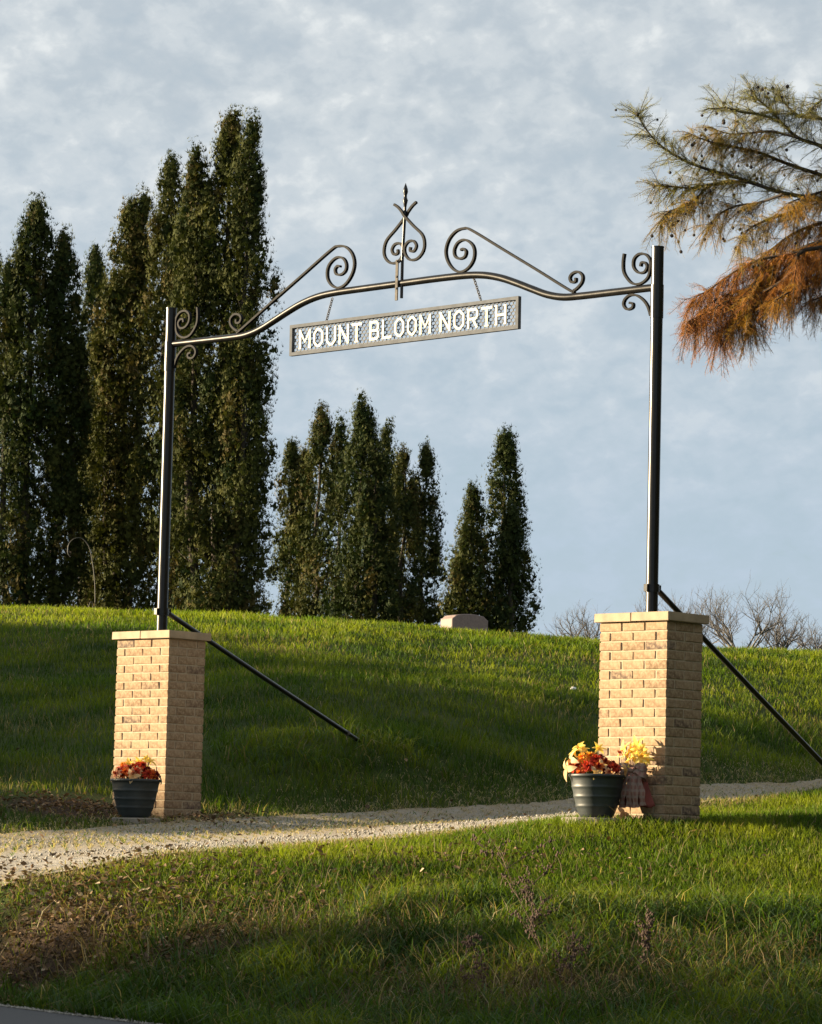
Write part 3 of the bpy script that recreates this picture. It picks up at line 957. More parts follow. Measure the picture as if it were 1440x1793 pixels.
m.build('cloth_wrap', M_WRAP, bq)
def ribbon(pts, w, parent, side=Vector((1, 0, 0))):
    m = MB(); pts = smooth_curve(pts, 5)
    vs, fs = [], []
    for i, p in enumerate(pts):
        tq = (pts[min(i + 1, len(pts) - 1)] - pts[max(i - 1, 0)]).normalized()
        nn = tq.cross(side).normalized()
        sw = nn.cross(tq).normalized()
        wv = w * (0.8 + 0.2 * math.sin(i * 0.9))
        for a in (-1, 0, 1):
            vs.append(p + sw * (a * wv / 2) + nn * (0.008 * (1 - abs(a)) * math.sin(i * 0.8)))
    for i in range(len(pts) - 1):
        b = i * 3
        fs += [(b, b + 3, b + 4, b + 1), (b + 1, b + 4, b + 5, b + 2)]
    m.add(vs, fs, True)
    return m
for k, (x1, z1, w) in enumerate([(-0.115, 0.005, 0.075), (-0.065, -0.012, 0.07), (-0.01, -0.005, 0.075), (0.05, -0.010, 0.075), (0.105, 0.005, 0.07)]):
    yk = -0.160 - 0.008 * (k % 2)
    ribbon([(x1 * .3, -0.13, 0.26), (x1 * .75, yk, 0.17), (x1 * .98, yk, 0.08), (x1 * 1.05, yk + 0.005, z1)], w, bq).build('ribbon_tail', M_PLAID, bq)
for s, zz_ in ((-1, 0.0), (1, 0.0), (-1, -0.045), (1, -0.035)):
    ribbon([(0, -0.13, 0.255), (s * 0.06, -0.175, 0.285 + zz_), (s * 0.115, -0.15, 0.265 + zz_ * 1.3), (s * 0.10, -0.10, 0.235 + zz_ * 1.2), (s * 0.03, -0.105, 0.245)], 0.055, bq, Vector((0, 0.3, 1))).build('bow_loop', M_PLAID, bq)
m = MB(); m.tube([(-0.022, -0.14, 0.252), (0.022, -0.14, 0.252)], [0.020, 0.022], 10); m.build('bow_knot', M_PLAID, bq)
for k in range(13):
    x = -0.11 + 0.018 * k + rr.uniform(-.012, .012); z = 0.315 + rr.uniform(-0.01, 0.115) * (1 - abs(x) * 3)
    put_flower(bq, rr.choice(['yellow', 'yellow', 'cream', 'yellow', 'peach']), (x, -0.10 + rr.uniform(-.04, .03), z), (x * 5, -0.8, 0.5), rr, rr.uniform(0.75, 1.1))
m = MB()
for k in range(7):
    x = -0.07 + 0.023 * k; m.tube([(x * .2, -0.08, 0.15), (x, -0.085, 0.33)], 0.003, 5)
m.tube([(-0.122, -0.06, 0.02), (-0.126, -0.06, 0.44)], 0.006, 6)
m.build('stems', M_STALK, bq)

# pale maple-like leaf propped between pot and pillar
lm = flower_mesh('leaf', (0.72, 0.40, 0.22), (0.55, 0.25, 0.10), 9)
lp = Vector((1.530, 24.62, 0)); lp.z = hz(lp.x, lp.y) + 0.07
o = link('silk_leaf', lm, M_PETAL, None, lp, (math.radians(75), 0.3, 0.2), (0.9, 0.9, 0.9))
tag(o, 'pale orange silk leaf lying between pot and right pillar', 'leaf')

# ------------------------------------------------------------------ gravestone, hook, white stone
gs = at(813, 1113, 48.5); gs.z = hz(gs.x, gs.y)
bm = bmesh.new()
prof = [(-0.30, -0.3), (0.30, -0.3)]
NP = 18
prof += [(0.30 - 0.60 * k / NP, 0.20 + 0.055 * math.cos((k / NP - 0.5) * math.pi) ** 0.6 + (0.02 if 0.08 < k / NP < 0.92 else 0)) for k in range(NP + 1)]
fr = [bm.verts.new((x, -0.11, z)) for x, z in prof]; bk = [bm.verts.new((x, 0.11, z)) for x, z in prof]
bm.faces.new(fr); bm.faces.new(list(reversed(bk)))
for k in range(len(prof)):
    bm.faces.new((fr[k], bk[k], bk[(k + 1) % len(prof)], fr[(k + 1) % len(prof)]))
bmesh.ops.recalc_face_normals(bm, faces=bm.faces[:])
bmesh.ops.bevel(bm, geom=bm.edges[:], offset=0.008, segments=1, affect='EDGES')
rr = random.Random(2)
me = bpy.data.meshes.new('gravestone'); bm.to_mesh(me); bm.free()
GSX = 1.0
o = link('gravestone', me, M_GRANITE, None, gs + Vector((0, 0, 0.12)), (0, 0, math.radians(33)), (1.0, 1.35, 1.0))
tag(o, 'low granite gravestone with curved top on the crest before the conifers', 'gravestone')

hk = at(166, 1066, 50.0); hk.z = hz(hk.x, hk.y)
m = MB()
H0 = hk.z
pth = [(0, 0, -0.2), (0.0, 0, 0.4), (-0.03, 0, 0.75), (-0.09, 0, 1.05), (-0.15, 0, 1.17), (-0.23, 0, 1.235), (-0.33, 0, 1.22), (-0.40, 0, 1.14), (-0.41, 0, 1.02), (-0.37, 0, 0.96)]
m.tube(smooth_curve(pth, 5), 0.0065, 6)
m.tube(smooth_curve([(-0.0, 0, 0.10), (-0.05, 0, 0.33), (-0.10, 0, 0.20), (-0.13, 0, -0.1)], 5), 0.0055, 6)
tag(m.build('shepherd_hook', M_IRON, None, loc=hk), 'thin pale shepherd hook standing before the conifers', 'hook')

wp = at(1004, 1206, 38.5); wp.z = hz(wp.x, wp.y) + 0.05
bm = bmesh.new(); bmesh.ops.create_icosphere(bm, subdivisions=2, radius=0.025)
rr = random.Random(1)
for v in bm.verts: v.co *= rr.uniform(.75, 1.15); v.co.z *= 0.75
me = bpy.data.meshes.new('white_stone'); bm.to_mesh(me); bm.free()
tag(link('white_stone', me, M_PEBBLE, None, wp, scale=(1.3, 1, 1)), 'tiny white stone alone on the shaded hillside', 'stone')

# ------------------------------------------------------------------ cedars
def rot_from(dirs, rng):
    """(n,3,3) frames: z along dirs, random roll"""
    n = len(dirs)
    d = dirs / np.linalg.norm(dirs, axis=1, keepdims=True)
    r = rng.normal(size=(n, 3)); x = np.cross(d, r); x /= np.linalg.norm(x, axis=1, keepdims=True)
    y = np.cross(d, x)
    return np.stack([x, y, d], axis=2)
# one flat fan-shaped spray, about 1 long: slim fingers
_sv, _sf = [], []
for k, (a, l) in enumerate(((-0.75, .72), (0.0, 1.0), (0.72, .75))):
    b = len(_sv)
    ex, ez = math.sin(a) * l * 0.75, math.cos(a) * l
    px_, pz_ = math.cos(a), -math.sin(a) * 0.75
    _sv += [(0, 0, 0.0), (ex * .55 + px_ * .17, 0.05 * (-1) ** k, ez * .55 + pz_ * .17), (ex, 0.10 * (k - 1), ez), (ex * .55 - px_ * .17, -0.04, ez * .55 - pz_ * .17)]
    _sf.append((b, b + 1, b + 2, b + 3))
SPV, SPF = np.array(_sv), np.array([f for q in _sf for f in ((q[0], q[1], q[2]), (q[0], q[2], q[3]))])
_sv = []
for a, l in ((-0.55, .78), (0.05, 1.0), (0.62, .72)):
    ex, ez = math.sin(a) * l, math.cos(a) * l
    _sv += [(-0.085 + ex * .1, 0, 0.1), (0.085 + ex * .1, 0.02, 0.16), (ex, 0.06 * a, ez)]
NDV, NDF = np.array(_sv), np.arange(9).reshape(3, 3)
def sprays(P, R, size, cols, TV, TF):
    V = np.einsum('nij,kj->nki', R, TV) * size[:, None, None] + P[:, None]
    n, k = len(P), len(TV)
    F = (TF[None] + (np.arange(n) * k)[:, None, None]).reshape(-1, 3)
    return V.reshape(-1, 3), F, np.repeat(cols, k, axis=0)

def cedar(base, H, stems, label, seed, group, dens=1.0, olive=0.4, leaf=0.098, gaps=0.25):
    """stems: (dx, dy, height fraction, radius)"""
    rng = np.random.default_rng(seed)
    t = empty('cedar_tree', base)
    tag(t, label, 'tree', group)
    VV, FF, CC = [], [], []; off = 0
    tr = MB()
    for si, (dx, dy, hf, rad) in enumerate(stems):
        h = H * hf
        lean = rng.normal(0, 0.005, 2) * h
        def axis(q):
            q = np.asarray(q)
            return np.stack([dx * (0.35 + 0.65 * np.clip(q * 3.2, 0, 1)) + lean[0] * q, dy * (0.35 + 0.65 * np.clip(q * 3.2, 0, 1)) + lean[1] * q, q * h], -1)
        qs = np.linspace(0, 0.97, 14)
        A = axis(qs); A[:, :2] += rng.normal(0, 0.025, (14, 2)); A[0, 2] = -0.4
        tr.tube([tuple(p) for p in A], [0.012 + 0.095 * (rad / 0.7) * (1 - q) ** 0.9 for q in qs], 7)
        ncl = int(h * rad * 58 * dens)
        q = rng.random(ncl) ** 0.95 * 0.985 + 0.012
        prof = np.minimum(1.0, 0.75 + q * 2.0) * np.clip((1 - q) / (0.20 + 1.3 * rad / h), 0, 1.05) ** 0.62
        prof = np.clip(prof, 0.10, 1.05) * (1.0 + 0.15 * np.clip(1 - q * 1.5, 0, 1)) * (0.86 + 0.20 * np.sin(q * h * 2.6 + si * 2) * rng.random(ncl))
        ang = rng.random(ncl) * 2 * np.pi
        rf = (0.22 + 0.70 * rng.random(ncl) ** 0.55)
        ctr = axis(q)
        lob = 1 + 0.22 * np.sin(ang * 3 + q * 9 + si) + 0.12 * np.sin(ang * 5 - q * 15)
        ctr[:, 0] += np.cos(ang) * rad * prof * rf * lob; ctr[:, 1] += np.sin(ang) * rad * prof * rf * lob
        ctr[:, 2] += rng.normal(0, 0.05, ncl)
        # thinned places where the sky shows through
        keep = (np.sin(ctr[:, 0] * 3.1 + seed) * np.sin(ctr[:, 2] * 1.9 + si * 1.7) + np.sin(ctr[:, 2] * 4.7 + ctr[:, 1] * 3 + seed)) < (1.45 - gaps * 1.7) + (q > 0.72) * 1.5 - 0.20 * ((q > 0.12) & (q < 0.5))
        keep |= rng.random(ncl) < 0.22
        # the foot of the tree is thinner
        ctr, ang, q, prof = ctr[keep], ang[keep], q[keep], prof[keep]
        for i in range(0, len(ctr), 9):       # side twigs up to some of the clumps
            a = axis(max(q[i] - 0.05, 0.0))
            tr.tube([tuple(a), tuple((a + ctr[i]) / 2 + np.array([0, 0, -0.03])), tuple(ctr[i])], [0.016, 0.010, 0.004], 4, caps=False)
        cs = (0.105 + 0.10 * rng.random(len(ctr))) * (0.7 + 0.3 * prof)
        dark, oliv, brn = np.array([0.020, 0.034, 0.010]), np.array([0.074, 0.074, 0.016]), np.array([0.110, 0.074, 0.026])
        mixc = np.clip(olive + rng.normal(0, 0.22, len(ctr)), 0, 1)[:, None]
        cc = dark * (1 - mixc) + oliv * mixc
        bsel = rng.random(len(ctr)) < 0.10 * olive * 2
        cc[bsel] = 0.5 * cc[bsel] + 0.5 * brn
        for per, shell, lf, tmpl in ((15, 0.50, leaf * 1.20, (SPV, SPF)), (43, 0.98, leaf * 0.95, (NDV, NDF))):
            n = len(ctr) * per
            ci = np.repeat(np.arange(len(ctr)), per)
            dr_ = rng.normal(size=(n, 3)); dr_ /= np.linalg.norm(dr_, axis=1, keepdims=True)
            rr_ = shell * (0.72 + 0.38 * rng.random(n))
            P = ctr[ci] + dr_ * rr_[:, None] * np.stack([cs, cs, cs * 1.9], 1)[ci] * 1.45
            # flat sprays lie on the lump like shingles, tips up and a little outwards
            nrm_ = dr_ * np.array([1, 1, 0.45]) + rng.normal(0, 0.28, (n, 3)); nrm_ /= np.linalg.norm(nrm_, axis=1, keepdims=True)
            D = np.array([0, 0, 1.0]) + dr_ * 0.45 + rng.normal(0, 0.30, (n, 3))
            D = D - nrm_ * (D * nrm_).sum(1, keepdims=True)
            D /= np.linalg.norm(D, axis=1, keepdims=True)
            R = np.stack([np.cross(nrm_, D), nrm_, D], axis=2)
            size = lf * (0.55 + 0.8 * rng.random(n))
            P = P - D * (size * 0.4)[:, None]
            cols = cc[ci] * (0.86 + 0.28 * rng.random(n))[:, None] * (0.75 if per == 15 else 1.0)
            V, F, Cl = sprays(P, R, size, cols, *tmpl)
            VV.append(V); FF.append(F + off); CC.append(Cl); off += len(V)
    tr.build('trunk', M_BARK, t)
    link('crown', np_mesh('crown', np.concatenate(VV), np.concatenate(FF), np.concatenate(CC)), M_CEDAR, t)
    return t

def cedar_at(px, top, Y, stems_px, label, seed, group, **k):
    """stems_px: (x in photo, top y in photo, half width in photo px)"""
    sc = FPX / Y
    b = at(px, 0.5 * (top + 1100), Y); b.z = hz(b.x, b.y)
    Ht = at(px, top, Y).z - b.z
    st = []
    r = random.Random(seed)
    for sx, sy, hwid in stems_px:
        hh_ = at(sx, sy, Y).z - b.z
        st.append((at(sx, sy, Y).x - b.x, r.uniform(-0.35, 0.35), hh_ / Ht, 1.24 * hwid / sc))
    return cedar(b, Ht, st, label, seed, group, **k)
# the roll of the camera leans the trunks: the base sits a little left of the top in the photo
GRP1, GRP2, GRP3 = 'tall cedars at the left', 'cedars behind the gate opening', 'cedars at the end of the row'
cedar_at(-8, 440, 64, [(-16, 440, 44)], 'cedar cut off by the left edge of the picture', 101, GRP1, olive=0.25)
cedar_at(70, 366, 60, [(62, 366, 66), (116, 424, 46), (20, 470, 44), (136, 580, 36)], 'broad dark cedar with a pointed top, leftmost whole one', 102, GRP1, olive=0.28)
cedar_at(163, 436, 68, [(161, 436, 34)], 'slim cedar peeping out between the two leftmost clumps', 103, GRP1, olive=0.2, gaps=0.15)
cedar_at(215, 345, 61, [(222, 352, 48), (254, 344, 40), (200, 500, 40)], 'olive cedar with a flat double top, left of the left gate post', 104, GRP1, olive=0.62, gaps=0.33)
cedar_at(292, 282, 60, [(299, 282, 52), (325, 380, 46)], 'narrow cedar right behind the left gate post, second tallest', 105, GRP1, olive=0.60, gaps=0.42)
cedar_at(392, 200, 58, [(400, 202, 62), (352, 262, 54), (441, 228, 40), (425, 540, 56)], 'tallest cedar with a ragged double crown', 106, GRP1, olive=0.42, gaps=0.20)
cedar_at(520, 776, 76, [(512, 778, 30), (534, 800, 30)], 'low olive cedar at the left end of the middle clump', 107, GRP2, olive=0.45, gaps=0.3)
cedar_at(556, 728, 74, [(557, 728, 36)], 'bushy topped cedar, second tallest of the middle clump', 108, GRP2, olive=0.38, gaps=0.3)
cedar_at(596, 742, 75, [(597, 742, 32)], 'slender cedar left of the tallest one in the middle clump', 109, GRP2, olive=0.25)
cedar_at(636, 706, 72, [(635, 706, 52), (660, 790, 42)], 'tallest dark cedar of the middle clump', 110, GRP2, olive=0.18, gaps=0.1)
cedar_at(680, 744, 79, [(680, 744, 30)], 'thin grey green cedar just right of the tallest in the middle clump', 111, GRP2, olive=0.3, gaps=0.35)
cedar_at(712, 798, 74, [(711, 798, 36)], 'round topped cedar left of the right end of the middle clump', 112, GRP2, olive=0.42, gaps=0.3)
cedar_at(744, 796, 75, [(743, 796, 34)], 'airy cedar at the right end of the middle clump', 113, GRP2, olive=0.35, gaps=0.36)
cedar_at(826, 862, 70, [(830, 862, 38), (810, 950, 30)], 'shorter cedar of the pair behind the gravestone', 114, GRP3, olive=0.38, gaps=0.15)
cedar_at(888, 762, 70, [(884, 762, 42), (895, 900, 38)], 'solid dark cedar, the taller of the pair behind the gravestone', 115, GRP3, olive=0.2, gaps=0.02, dens=1.2)

# windbreak trees off to the left, between the low sun and the hillside
def copy_tree(o, label, group, loc, scale, rz):
    c = o.copy(); C.objects.link(c)
    c.location, c.scale = loc, scale; c.rotation_euler = (0, 0, rz)
    c['label'], c['group'] = label, group
    for ch in o.children:
        d = ch.copy(); C.objects.link(d); d.parent = c
    return c
CEDARS = [o for o in C.objects if o.name.startswith('cedar_tree')]
SH_ = Vector((SDIR.x, SDIR.y, 0)).normalized()
PV = Vector((-SH_.y, SH_.x, 0))
if PV.y < 0: PV = -PV
TANE = math.tan(SUN_EL)
def shade_tree(u, T, Ld, src, widen, rz):
    """a tree whose shadow reaches height T over the line at perpendicular offset u"""
    p = PV * u + SH_ * Ld
    z0 = hz(p.x, p.y)
    top = T + (Ld - math.tan(SUN_BACK) * u) * TANE
    o = CEDARS[src]
    Hsrc = max((o.matrix_basis @ v.co).z for ch in o.children if ch.name.startswith('crown') for v in ch.data.vertices) - o.location.z if False else TREE_H[src]
    s = (top - z0) / Hsrc
    copy_tree(o, 'tall cedar of the windbreak row far off to the left', 'windbreak cedars off to the left', (p.x, p.y, z0), (widen, widen, s), rz)
TREE_H = []
for o in CEDARS:
    ch = [c for c in o.children if c.name.startswith('crown')][0]
    co = np.empty(len(ch.data.vertices) * 3, np.float32); ch.data.vertices.foreach_get('co', co)
    TREE_H.append(float(co[2::3].max()))
SHADE = [(15.5, 0.6), (16.8, 0.4), (18.0, 0.15), (19.3, -0.02), (20.3, -0.40), (21.2, -0.75), (22.8, -0.66),
         (26.3, 0.27), (27.4, 0.30), (29.3, 1.45), (30.4, 1.65), (31.5, 1.80), (32.6, 1.95), (33.7, 2.0), (34.8, 2.1), (35.9, 2.1), (37.0, 2.2), (38.1, 2.2), (39.2, 2.25), (40.3, 2.25)]
ROW_WORDS = ('nearest', 'middle', 'farthest')
for k, (u, T) in enumerate(SHADE):
    for q in (0, 1, 2):
        shade_tree(u + random.uniform(-.15, .15) + (q - 1) * 0.37, T + random.uniform(-.10, .10) - (0.12 if q == 1 else 0), 46 + q * 2.4 + random.uniform(-.8, .8), [1, 5, 3, 9][(k + q) % 4], 1.30, random.uniform(0, 6))
# unseen cedars added right of and behind the viewer to block sky light
for k in range(18):
    y_ = -4 + 2.0 * k + random.uniform(-.5, .5); x_ = 15.5 + 2.5 * math.sin(k * 1.3) - 0.16 * y_
    src = [1, 5, 3, 0][k % 4]
    copy_tree(CEDARS[src], 'unseen cedar added beyond the right edge to block sky light', 'added sky-blocking cedars beyond the right edge', (x_, y_, hz(x_, y_)), (1.9, 1.9, random.uniform(1.1, 1.4)), random.uniform(0, 6))

# ------------------------------------------------------------------ bare trees beyond the crest
def bare_tree(px, top, Y, wid, label, seed):
    r = random.Random(seed)
    b = at(px, 1142, Y); zs = b.z
    b.z = hz(b.x, b.y)
    Ht = at(px, top, Y).z - b.z
    fork = (zs - b.z) - 0.05
    W = wid / 2 * Y / FPX
    t = empty('bare_tree', b)
    tag(t, label, 'tree', 'bare trees beyond the hilltop')
    tr = MB()
    tr.tube([(0, 0, -0.3), (0.04, 0, fork * .5), (0, 0, fork)], [0.16, 0.12, 0.09], 7)
    tr.build('trunk', M_TWIG, t)
    tw = MB()
    up_ = Ht - fork
    def grow(p, d, L, rad, lv):
        n = 3
        pts = [p]; q = p.copy(); dd = d.copy()
        for i in range(n):
            dd = (dd + Vector((r.gauss(0, .16), r.gauss(0, .16), r.gauss(0.05, .12)))).normalized()
            q = q + dd * (L / n); pts.append(q.copy())
        tw.tube(pts, [rad, rad * .85, rad * .65, rad * .4], 5 if lv < 2 else 3, caps=False)
        if lv >= 4 or L < 0.10: return
        for k in range(3):
            i = r.choice((1, 2, 3, 3))
            nd = (dd * 0.9 + Vector((r.gauss(0, .6), r.gauss(0, .6), r.gauss(0.30, .35)))).normalized()
            grow(pts[i], nd, L * r.uniform(.55, .85), rad * 0.52, lv + 1)
    nl = 10
    for k in range(nl):
        a = 2 * math.pi * k / nl + r.uniform(-.3, .3)
        sl = r.uniform(0.5, 1.0)
        d = Vector((math.cos(a) * W * sl * 1.35, math.sin(a) * W * sl * 1.1, up_ * r.uniform(.5, 1.0)))
        grow(Vector((0, 0, fork - r.uniform(0, 0.35))), d.normalized(), d.length * 0.47, 0.042, 0)
    tw.build('branches', M_TWIG, t)
bare_tree(1022, 1052, 96, 90, 'small bare tree on the skyline left of the right pillar', 31)
bare_tree(1135, 1045, 99, 90, 'bare tree on the skyline hidden mostly by the right pillar', 32)
bare_tree(1208, 1040, 97, 110, 'bare tree on the skyline just right of the right pillar', 33)
bare_tree(1295, 1032, 94, 190, 'widest bare tree on the skyline, right of the pillar', 34)
bare_tree(1368, 1062, 98, 100, 'bare tree between the widest one and the picture edge', 35)
bare_tree(1432, 1085, 95, 100, 'low bare tree on the skyline at the right edge', 36)

# ------------------------------------------------------------------ bald cypress reaching in from the right
TY = 27.0
ctree = empty('cypress_tree', (6.3, TY + 0.4, hz(6.3, TY + 0.4)))
tag(ctree, 'bald cypress turning orange, its boughs reaching in from the right edge', 'tree')
cz = ctree.location.copy()
def zpt(x, y, d=0.0):
    return at(1080 + x / 3.447, 140 + y / 3.447, TY + d) - cz
m = MB()
tp = [(0, 0, -0.4), (0.02, 0, 1.2), (-0.04, 0.02, 3.0), (0.03, 0, 5.0), (0, 0.03, 6.6), (0.02, 0, 8.2)]
m.tube(smooth_curve(tp, 4), [0.26 - 0.235 * (k / 20) for k in range(21)], 12)
ctrunk = m.build('trunk', M_BARK, ctree)
# boughs: points in the photo's enlarged corner; (start on trunk height), list, droop colour 0 olive .. 1 orange
def trunkp(z): return Vector((0, 0, z))
boughs = [
 (3.1, 0.25, 0.15, [(1500, 760), (1241, 720), (1000, 680), (850, 630), (700, 580), (570, 545), (430, 495), (330, 440), (240, 370), (160, 270), (130, 205)], 0.0),
 (3.1, 0.10, 0.18, [(900, 650), (760, 612), (610, 622), (450, 650), (330, 642), (230, 640)], 0.12),
 (3.0, 0.40, 0.10, [(760, 612), (560, 640), (480, 720), (400, 760), (310, 800), (265, 850)], 0.30),
 (3.5, 0.0, 0.0, [(1500, 520), (1241, 400), (1100, 350), (1000, 260), (930, 180), (860, 120), (810, 60)], 0.08),
 (3.6, -0.3, 0.0, [(1500, 330), (1241, 235), (1100, 215), (1010, 130), (985, 70)], 0.08),
 (3.5, -0.1, 0.1, [(1100, 350), (940, 310), (800, 320), (690, 325), (600, 300)], 0.30),
 (3.5, 0.3, -0.1, [(1000, 260), (880, 210), (760, 195), (660, 165), (590, 175)], 0.05),
 (3.3, 0.2, 0.2, [(1500, 640), (1200, 560), (1020, 500), (870, 440), (700, 400), (560, 370), (460, 330)], 0.28),
 (2.9, -0.2, 0.1, [(1000, 690), (860, 740), (720, 760), (620, 810), (560, 880)], 0.36),
 (2.8, 0.1, -0.2, [(1241, 720), (1080, 790), (920, 840), (800, 900), (740, 990)], 0.35),
 (2.4, -0.1, 0.1, [(1500, 900), (1241, 1000), (1050, 1050), (880, 1080), (760, 1130), (650, 1200), (550, 1270), (460, 1320)], 0.85),
 (2.4, 0.25, 0.1, [(1050, 1050), (900, 1160), (780, 1270), (660, 1340), (530, 1410), (430, 1460)], 0.95),
 (2.3, -0.25, 0.0, [(1241, 1010), (1080, 1150), (960, 1240), (820, 1320), (730, 1410), (650, 1490), (610, 1550)], 0.9),
 (2.3, 0.35, 0.0, [(1500, 1000), (1300, 1130), (1180, 1200), (1060, 1270), (960, 1330)], 0.7),
 (2.6, -0.3, 0.15, [(1500, 820), (1300, 850), (1180, 880), (1060, 930), (950, 1010), (870, 1080)], 0.8),
 (2.2, 0.1, 0.0, [(1600, 1150), (1400, 1230), (1280, 1290), (1180, 1330)], 0.75),
 (2.5, 0.15, 0.0, [(1100, 1040), (960, 1080), (850, 1200), (800, 1320), (790, 1430), (810, 1500)], 0.6),
 (2.5, -0.4, 0.1, [(1500, 960), (1300, 960), (1150, 1000), (1000, 1080), (900, 1180), (830, 1280)], 0.9),
 (2.35, 0.0, 0.1, [(1400, 1080), (1200, 1100), (1060, 1140), (940, 1220), (820, 1260), (680, 1290), (560, 1350), (480, 1430)], 0.88),
 (2.9, 0.5, 0.0, [(1500, 640), (1300, 660), (1150, 700), (1040, 740)], 0.55),
 (3.9, 0.3, 0.0, [(1700, 200), (1500, 120), (1350, 90), (1241, 120), (1160, 190)], 0.1),
]
rng = np.random.default_rng(77)
FP, FD, FS, FC = [], [], [], []
OL, OR, RB, PALE = np.array([0.175, 0.165, 0.045]), np.array([0.40, 0.175, 0.036]), np.array([0.25, 0.095, 0.050]), np.array([0.22, 0.22, 0.12])
cone_spots = []
bm_ = MB()
for bi, (zt, d0, d1, pts, hue) in enumerate(boughs):
    P3 = [zpt(x, y, d0 + (d1 - d0) * (k / max(1, len(pts) - 1)) * 2) for k, (x, y) in enumerate(pts)]
    if pts[0][0] >= 1241:
        P3 = [trunkp(P3[0].z - 0.30), trunkp(P3[0].z - 0.08).lerp(P3[0], 0.5) + Vector((0, 0, 0.03))] + P3
    P3 = smooth_curve(P3, 5)
    L = len(P3)
    r0 = 0.019 if pts[0][0] >= 1241 else 0.009
    bm_.tube(P3, [r0 * (1 - k / L) ** 0.8 + 0.0028 for k in range(L)], 6)
    # side twigs
    tl = (P3[-1] - P3[0]).length
    for k in range(4, L):
        if P3[k].x > 3.9 - cz.x + 1.0: continue
        for s in range(3 if hue < .5 else 4):
            tdir = (P3[min(k + 1, L - 1)] - P3[k - 1]).normalized()
            sd = Vector(rng.normal(0, 0.8, 3)); sd.z += -0.15 - 0.75 * hue + (0.35 if hue < .12 else 0)
            sd = (sd - tdir * sd.dot(tdir) * 0.5 + tdir * 0.75).normalized()
            ln = float(rng.uniform(0.12, 0.36)) * (1.15 - 0.50 * k / L)
            a = P3[k]
            q1 = a + sd * ln * .5 + Vector((0, 0, -0.005 - 0.02 * hue)); q2 = a + sd * ln + Vector((0, 0, -0.03 - 0.10 * hue))
            bm_.tube([a, q1, q2], [0.0034, 0.0026, 0.0016], 3, caps=False)
            side = sd.cross(Vector(rng.normal(0, .5, 3)) + Vector((0, 0, 1))).normalized()
            nsp = int(ln / (0.014 if hue < .12 else 0.0105))
            for j in range(nsp):
                f = (j + rng.random()) / nsp
                pp = a.lerp(q1, f * 2) if f < .5 else q1.lerp(q2, f * 2 - 1)
                sgn = 1 if j % 2 else -1
                dv = np.array(sd) * 0.75 + np.array(side) * (sgn * 0.9) + rng.normal(0, 0.22, 3) + np.array([0, 0, -0.35 - 0.35 * hue + (0.30 if hue < .12 else 0)])
                FP.append(tuple(pp)); FD.append(dv); FS.append(rng.uniform(0.055, 0.105) * (1.05 - 0.45 * f))
                h_ = np.clip(hue + rng.normal(0, 0.14), 0, 1)
                c = OL * (1 - h_) + OR * h_
                if hue < 0.12: c = 0.5 * c + 0.5 * PALE
                if hue > .8 and pts[-1][0] < 700: c = c * 0.45 + RB * 0.55
                FC.append(c * rng.uniform(0.7, 1.25))
            if rng.random() < (0.13 if hue < .12 else 0.22):
                cone_spots.append(q2 + Vector((0, 0, -0.012)))
bm_.build('boughs', M_BARK, ctrunk)
# feather template: rachis with paired needles
_v, _f = [], []
NN = 6
for k in range(NN):
    q = 0.10 + 0.88 * k / (NN - 1)
    ln = 0.20 * (1 - 0.55 * q)
    for s in (-1, 1):
        b = len(_v)
        bend = -0.16 * q * q
        _v += [(0, bend, q - 0.038), (s * ln * .55, bend - 0.02, q + ln * .30 + 0.045), (s * ln, bend - 0.05, q + ln * .62)]
        _f.append((b, b + 1, b + 2))
b = len(_v); _v += [(-0.010, 0, 0), (0.010, 0, 0), (0, -0.16, 1.0)]; _f.append((b, b + 1, b + 2))
FV, FFc = np.array(_v), np.array(_f)
FP, FD, FS, FC = np.array(FP), np.array(FD), np.array(FS), np.array(FC)
R = rot_from(FD, rng)
V = np.einsum('nij,kj->nki', R, FV) * FS[:, None, None] + FP[:, None]
n, k = len(FP), len(FV)
F = (FFc[None] + (np.arange(n) * k)[:, None, None]).reshape(-1, 3)
link('crown', np_mesh('crown', V.reshape(-1, 3), F, np.repeat(FC, k, axis=0)), M_CYPRESS, ctree)
# round cones
bm = bmesh.new(); bmesh.ops.create_icosphere(bm, subdivisions=1, radius=0.0135)
me = bpy.data.meshes.new('cone'); bm.to_mesh(me); bm.free(); me.materials.append(M_CONE)
for p in cone_spots[:150]:
    s = random.uniform(0.8, 1.25)
    link('cone', me, None, ctree, p, (random.random() * 3, random.random() * 3, 0), (s, s, s * 1.1))

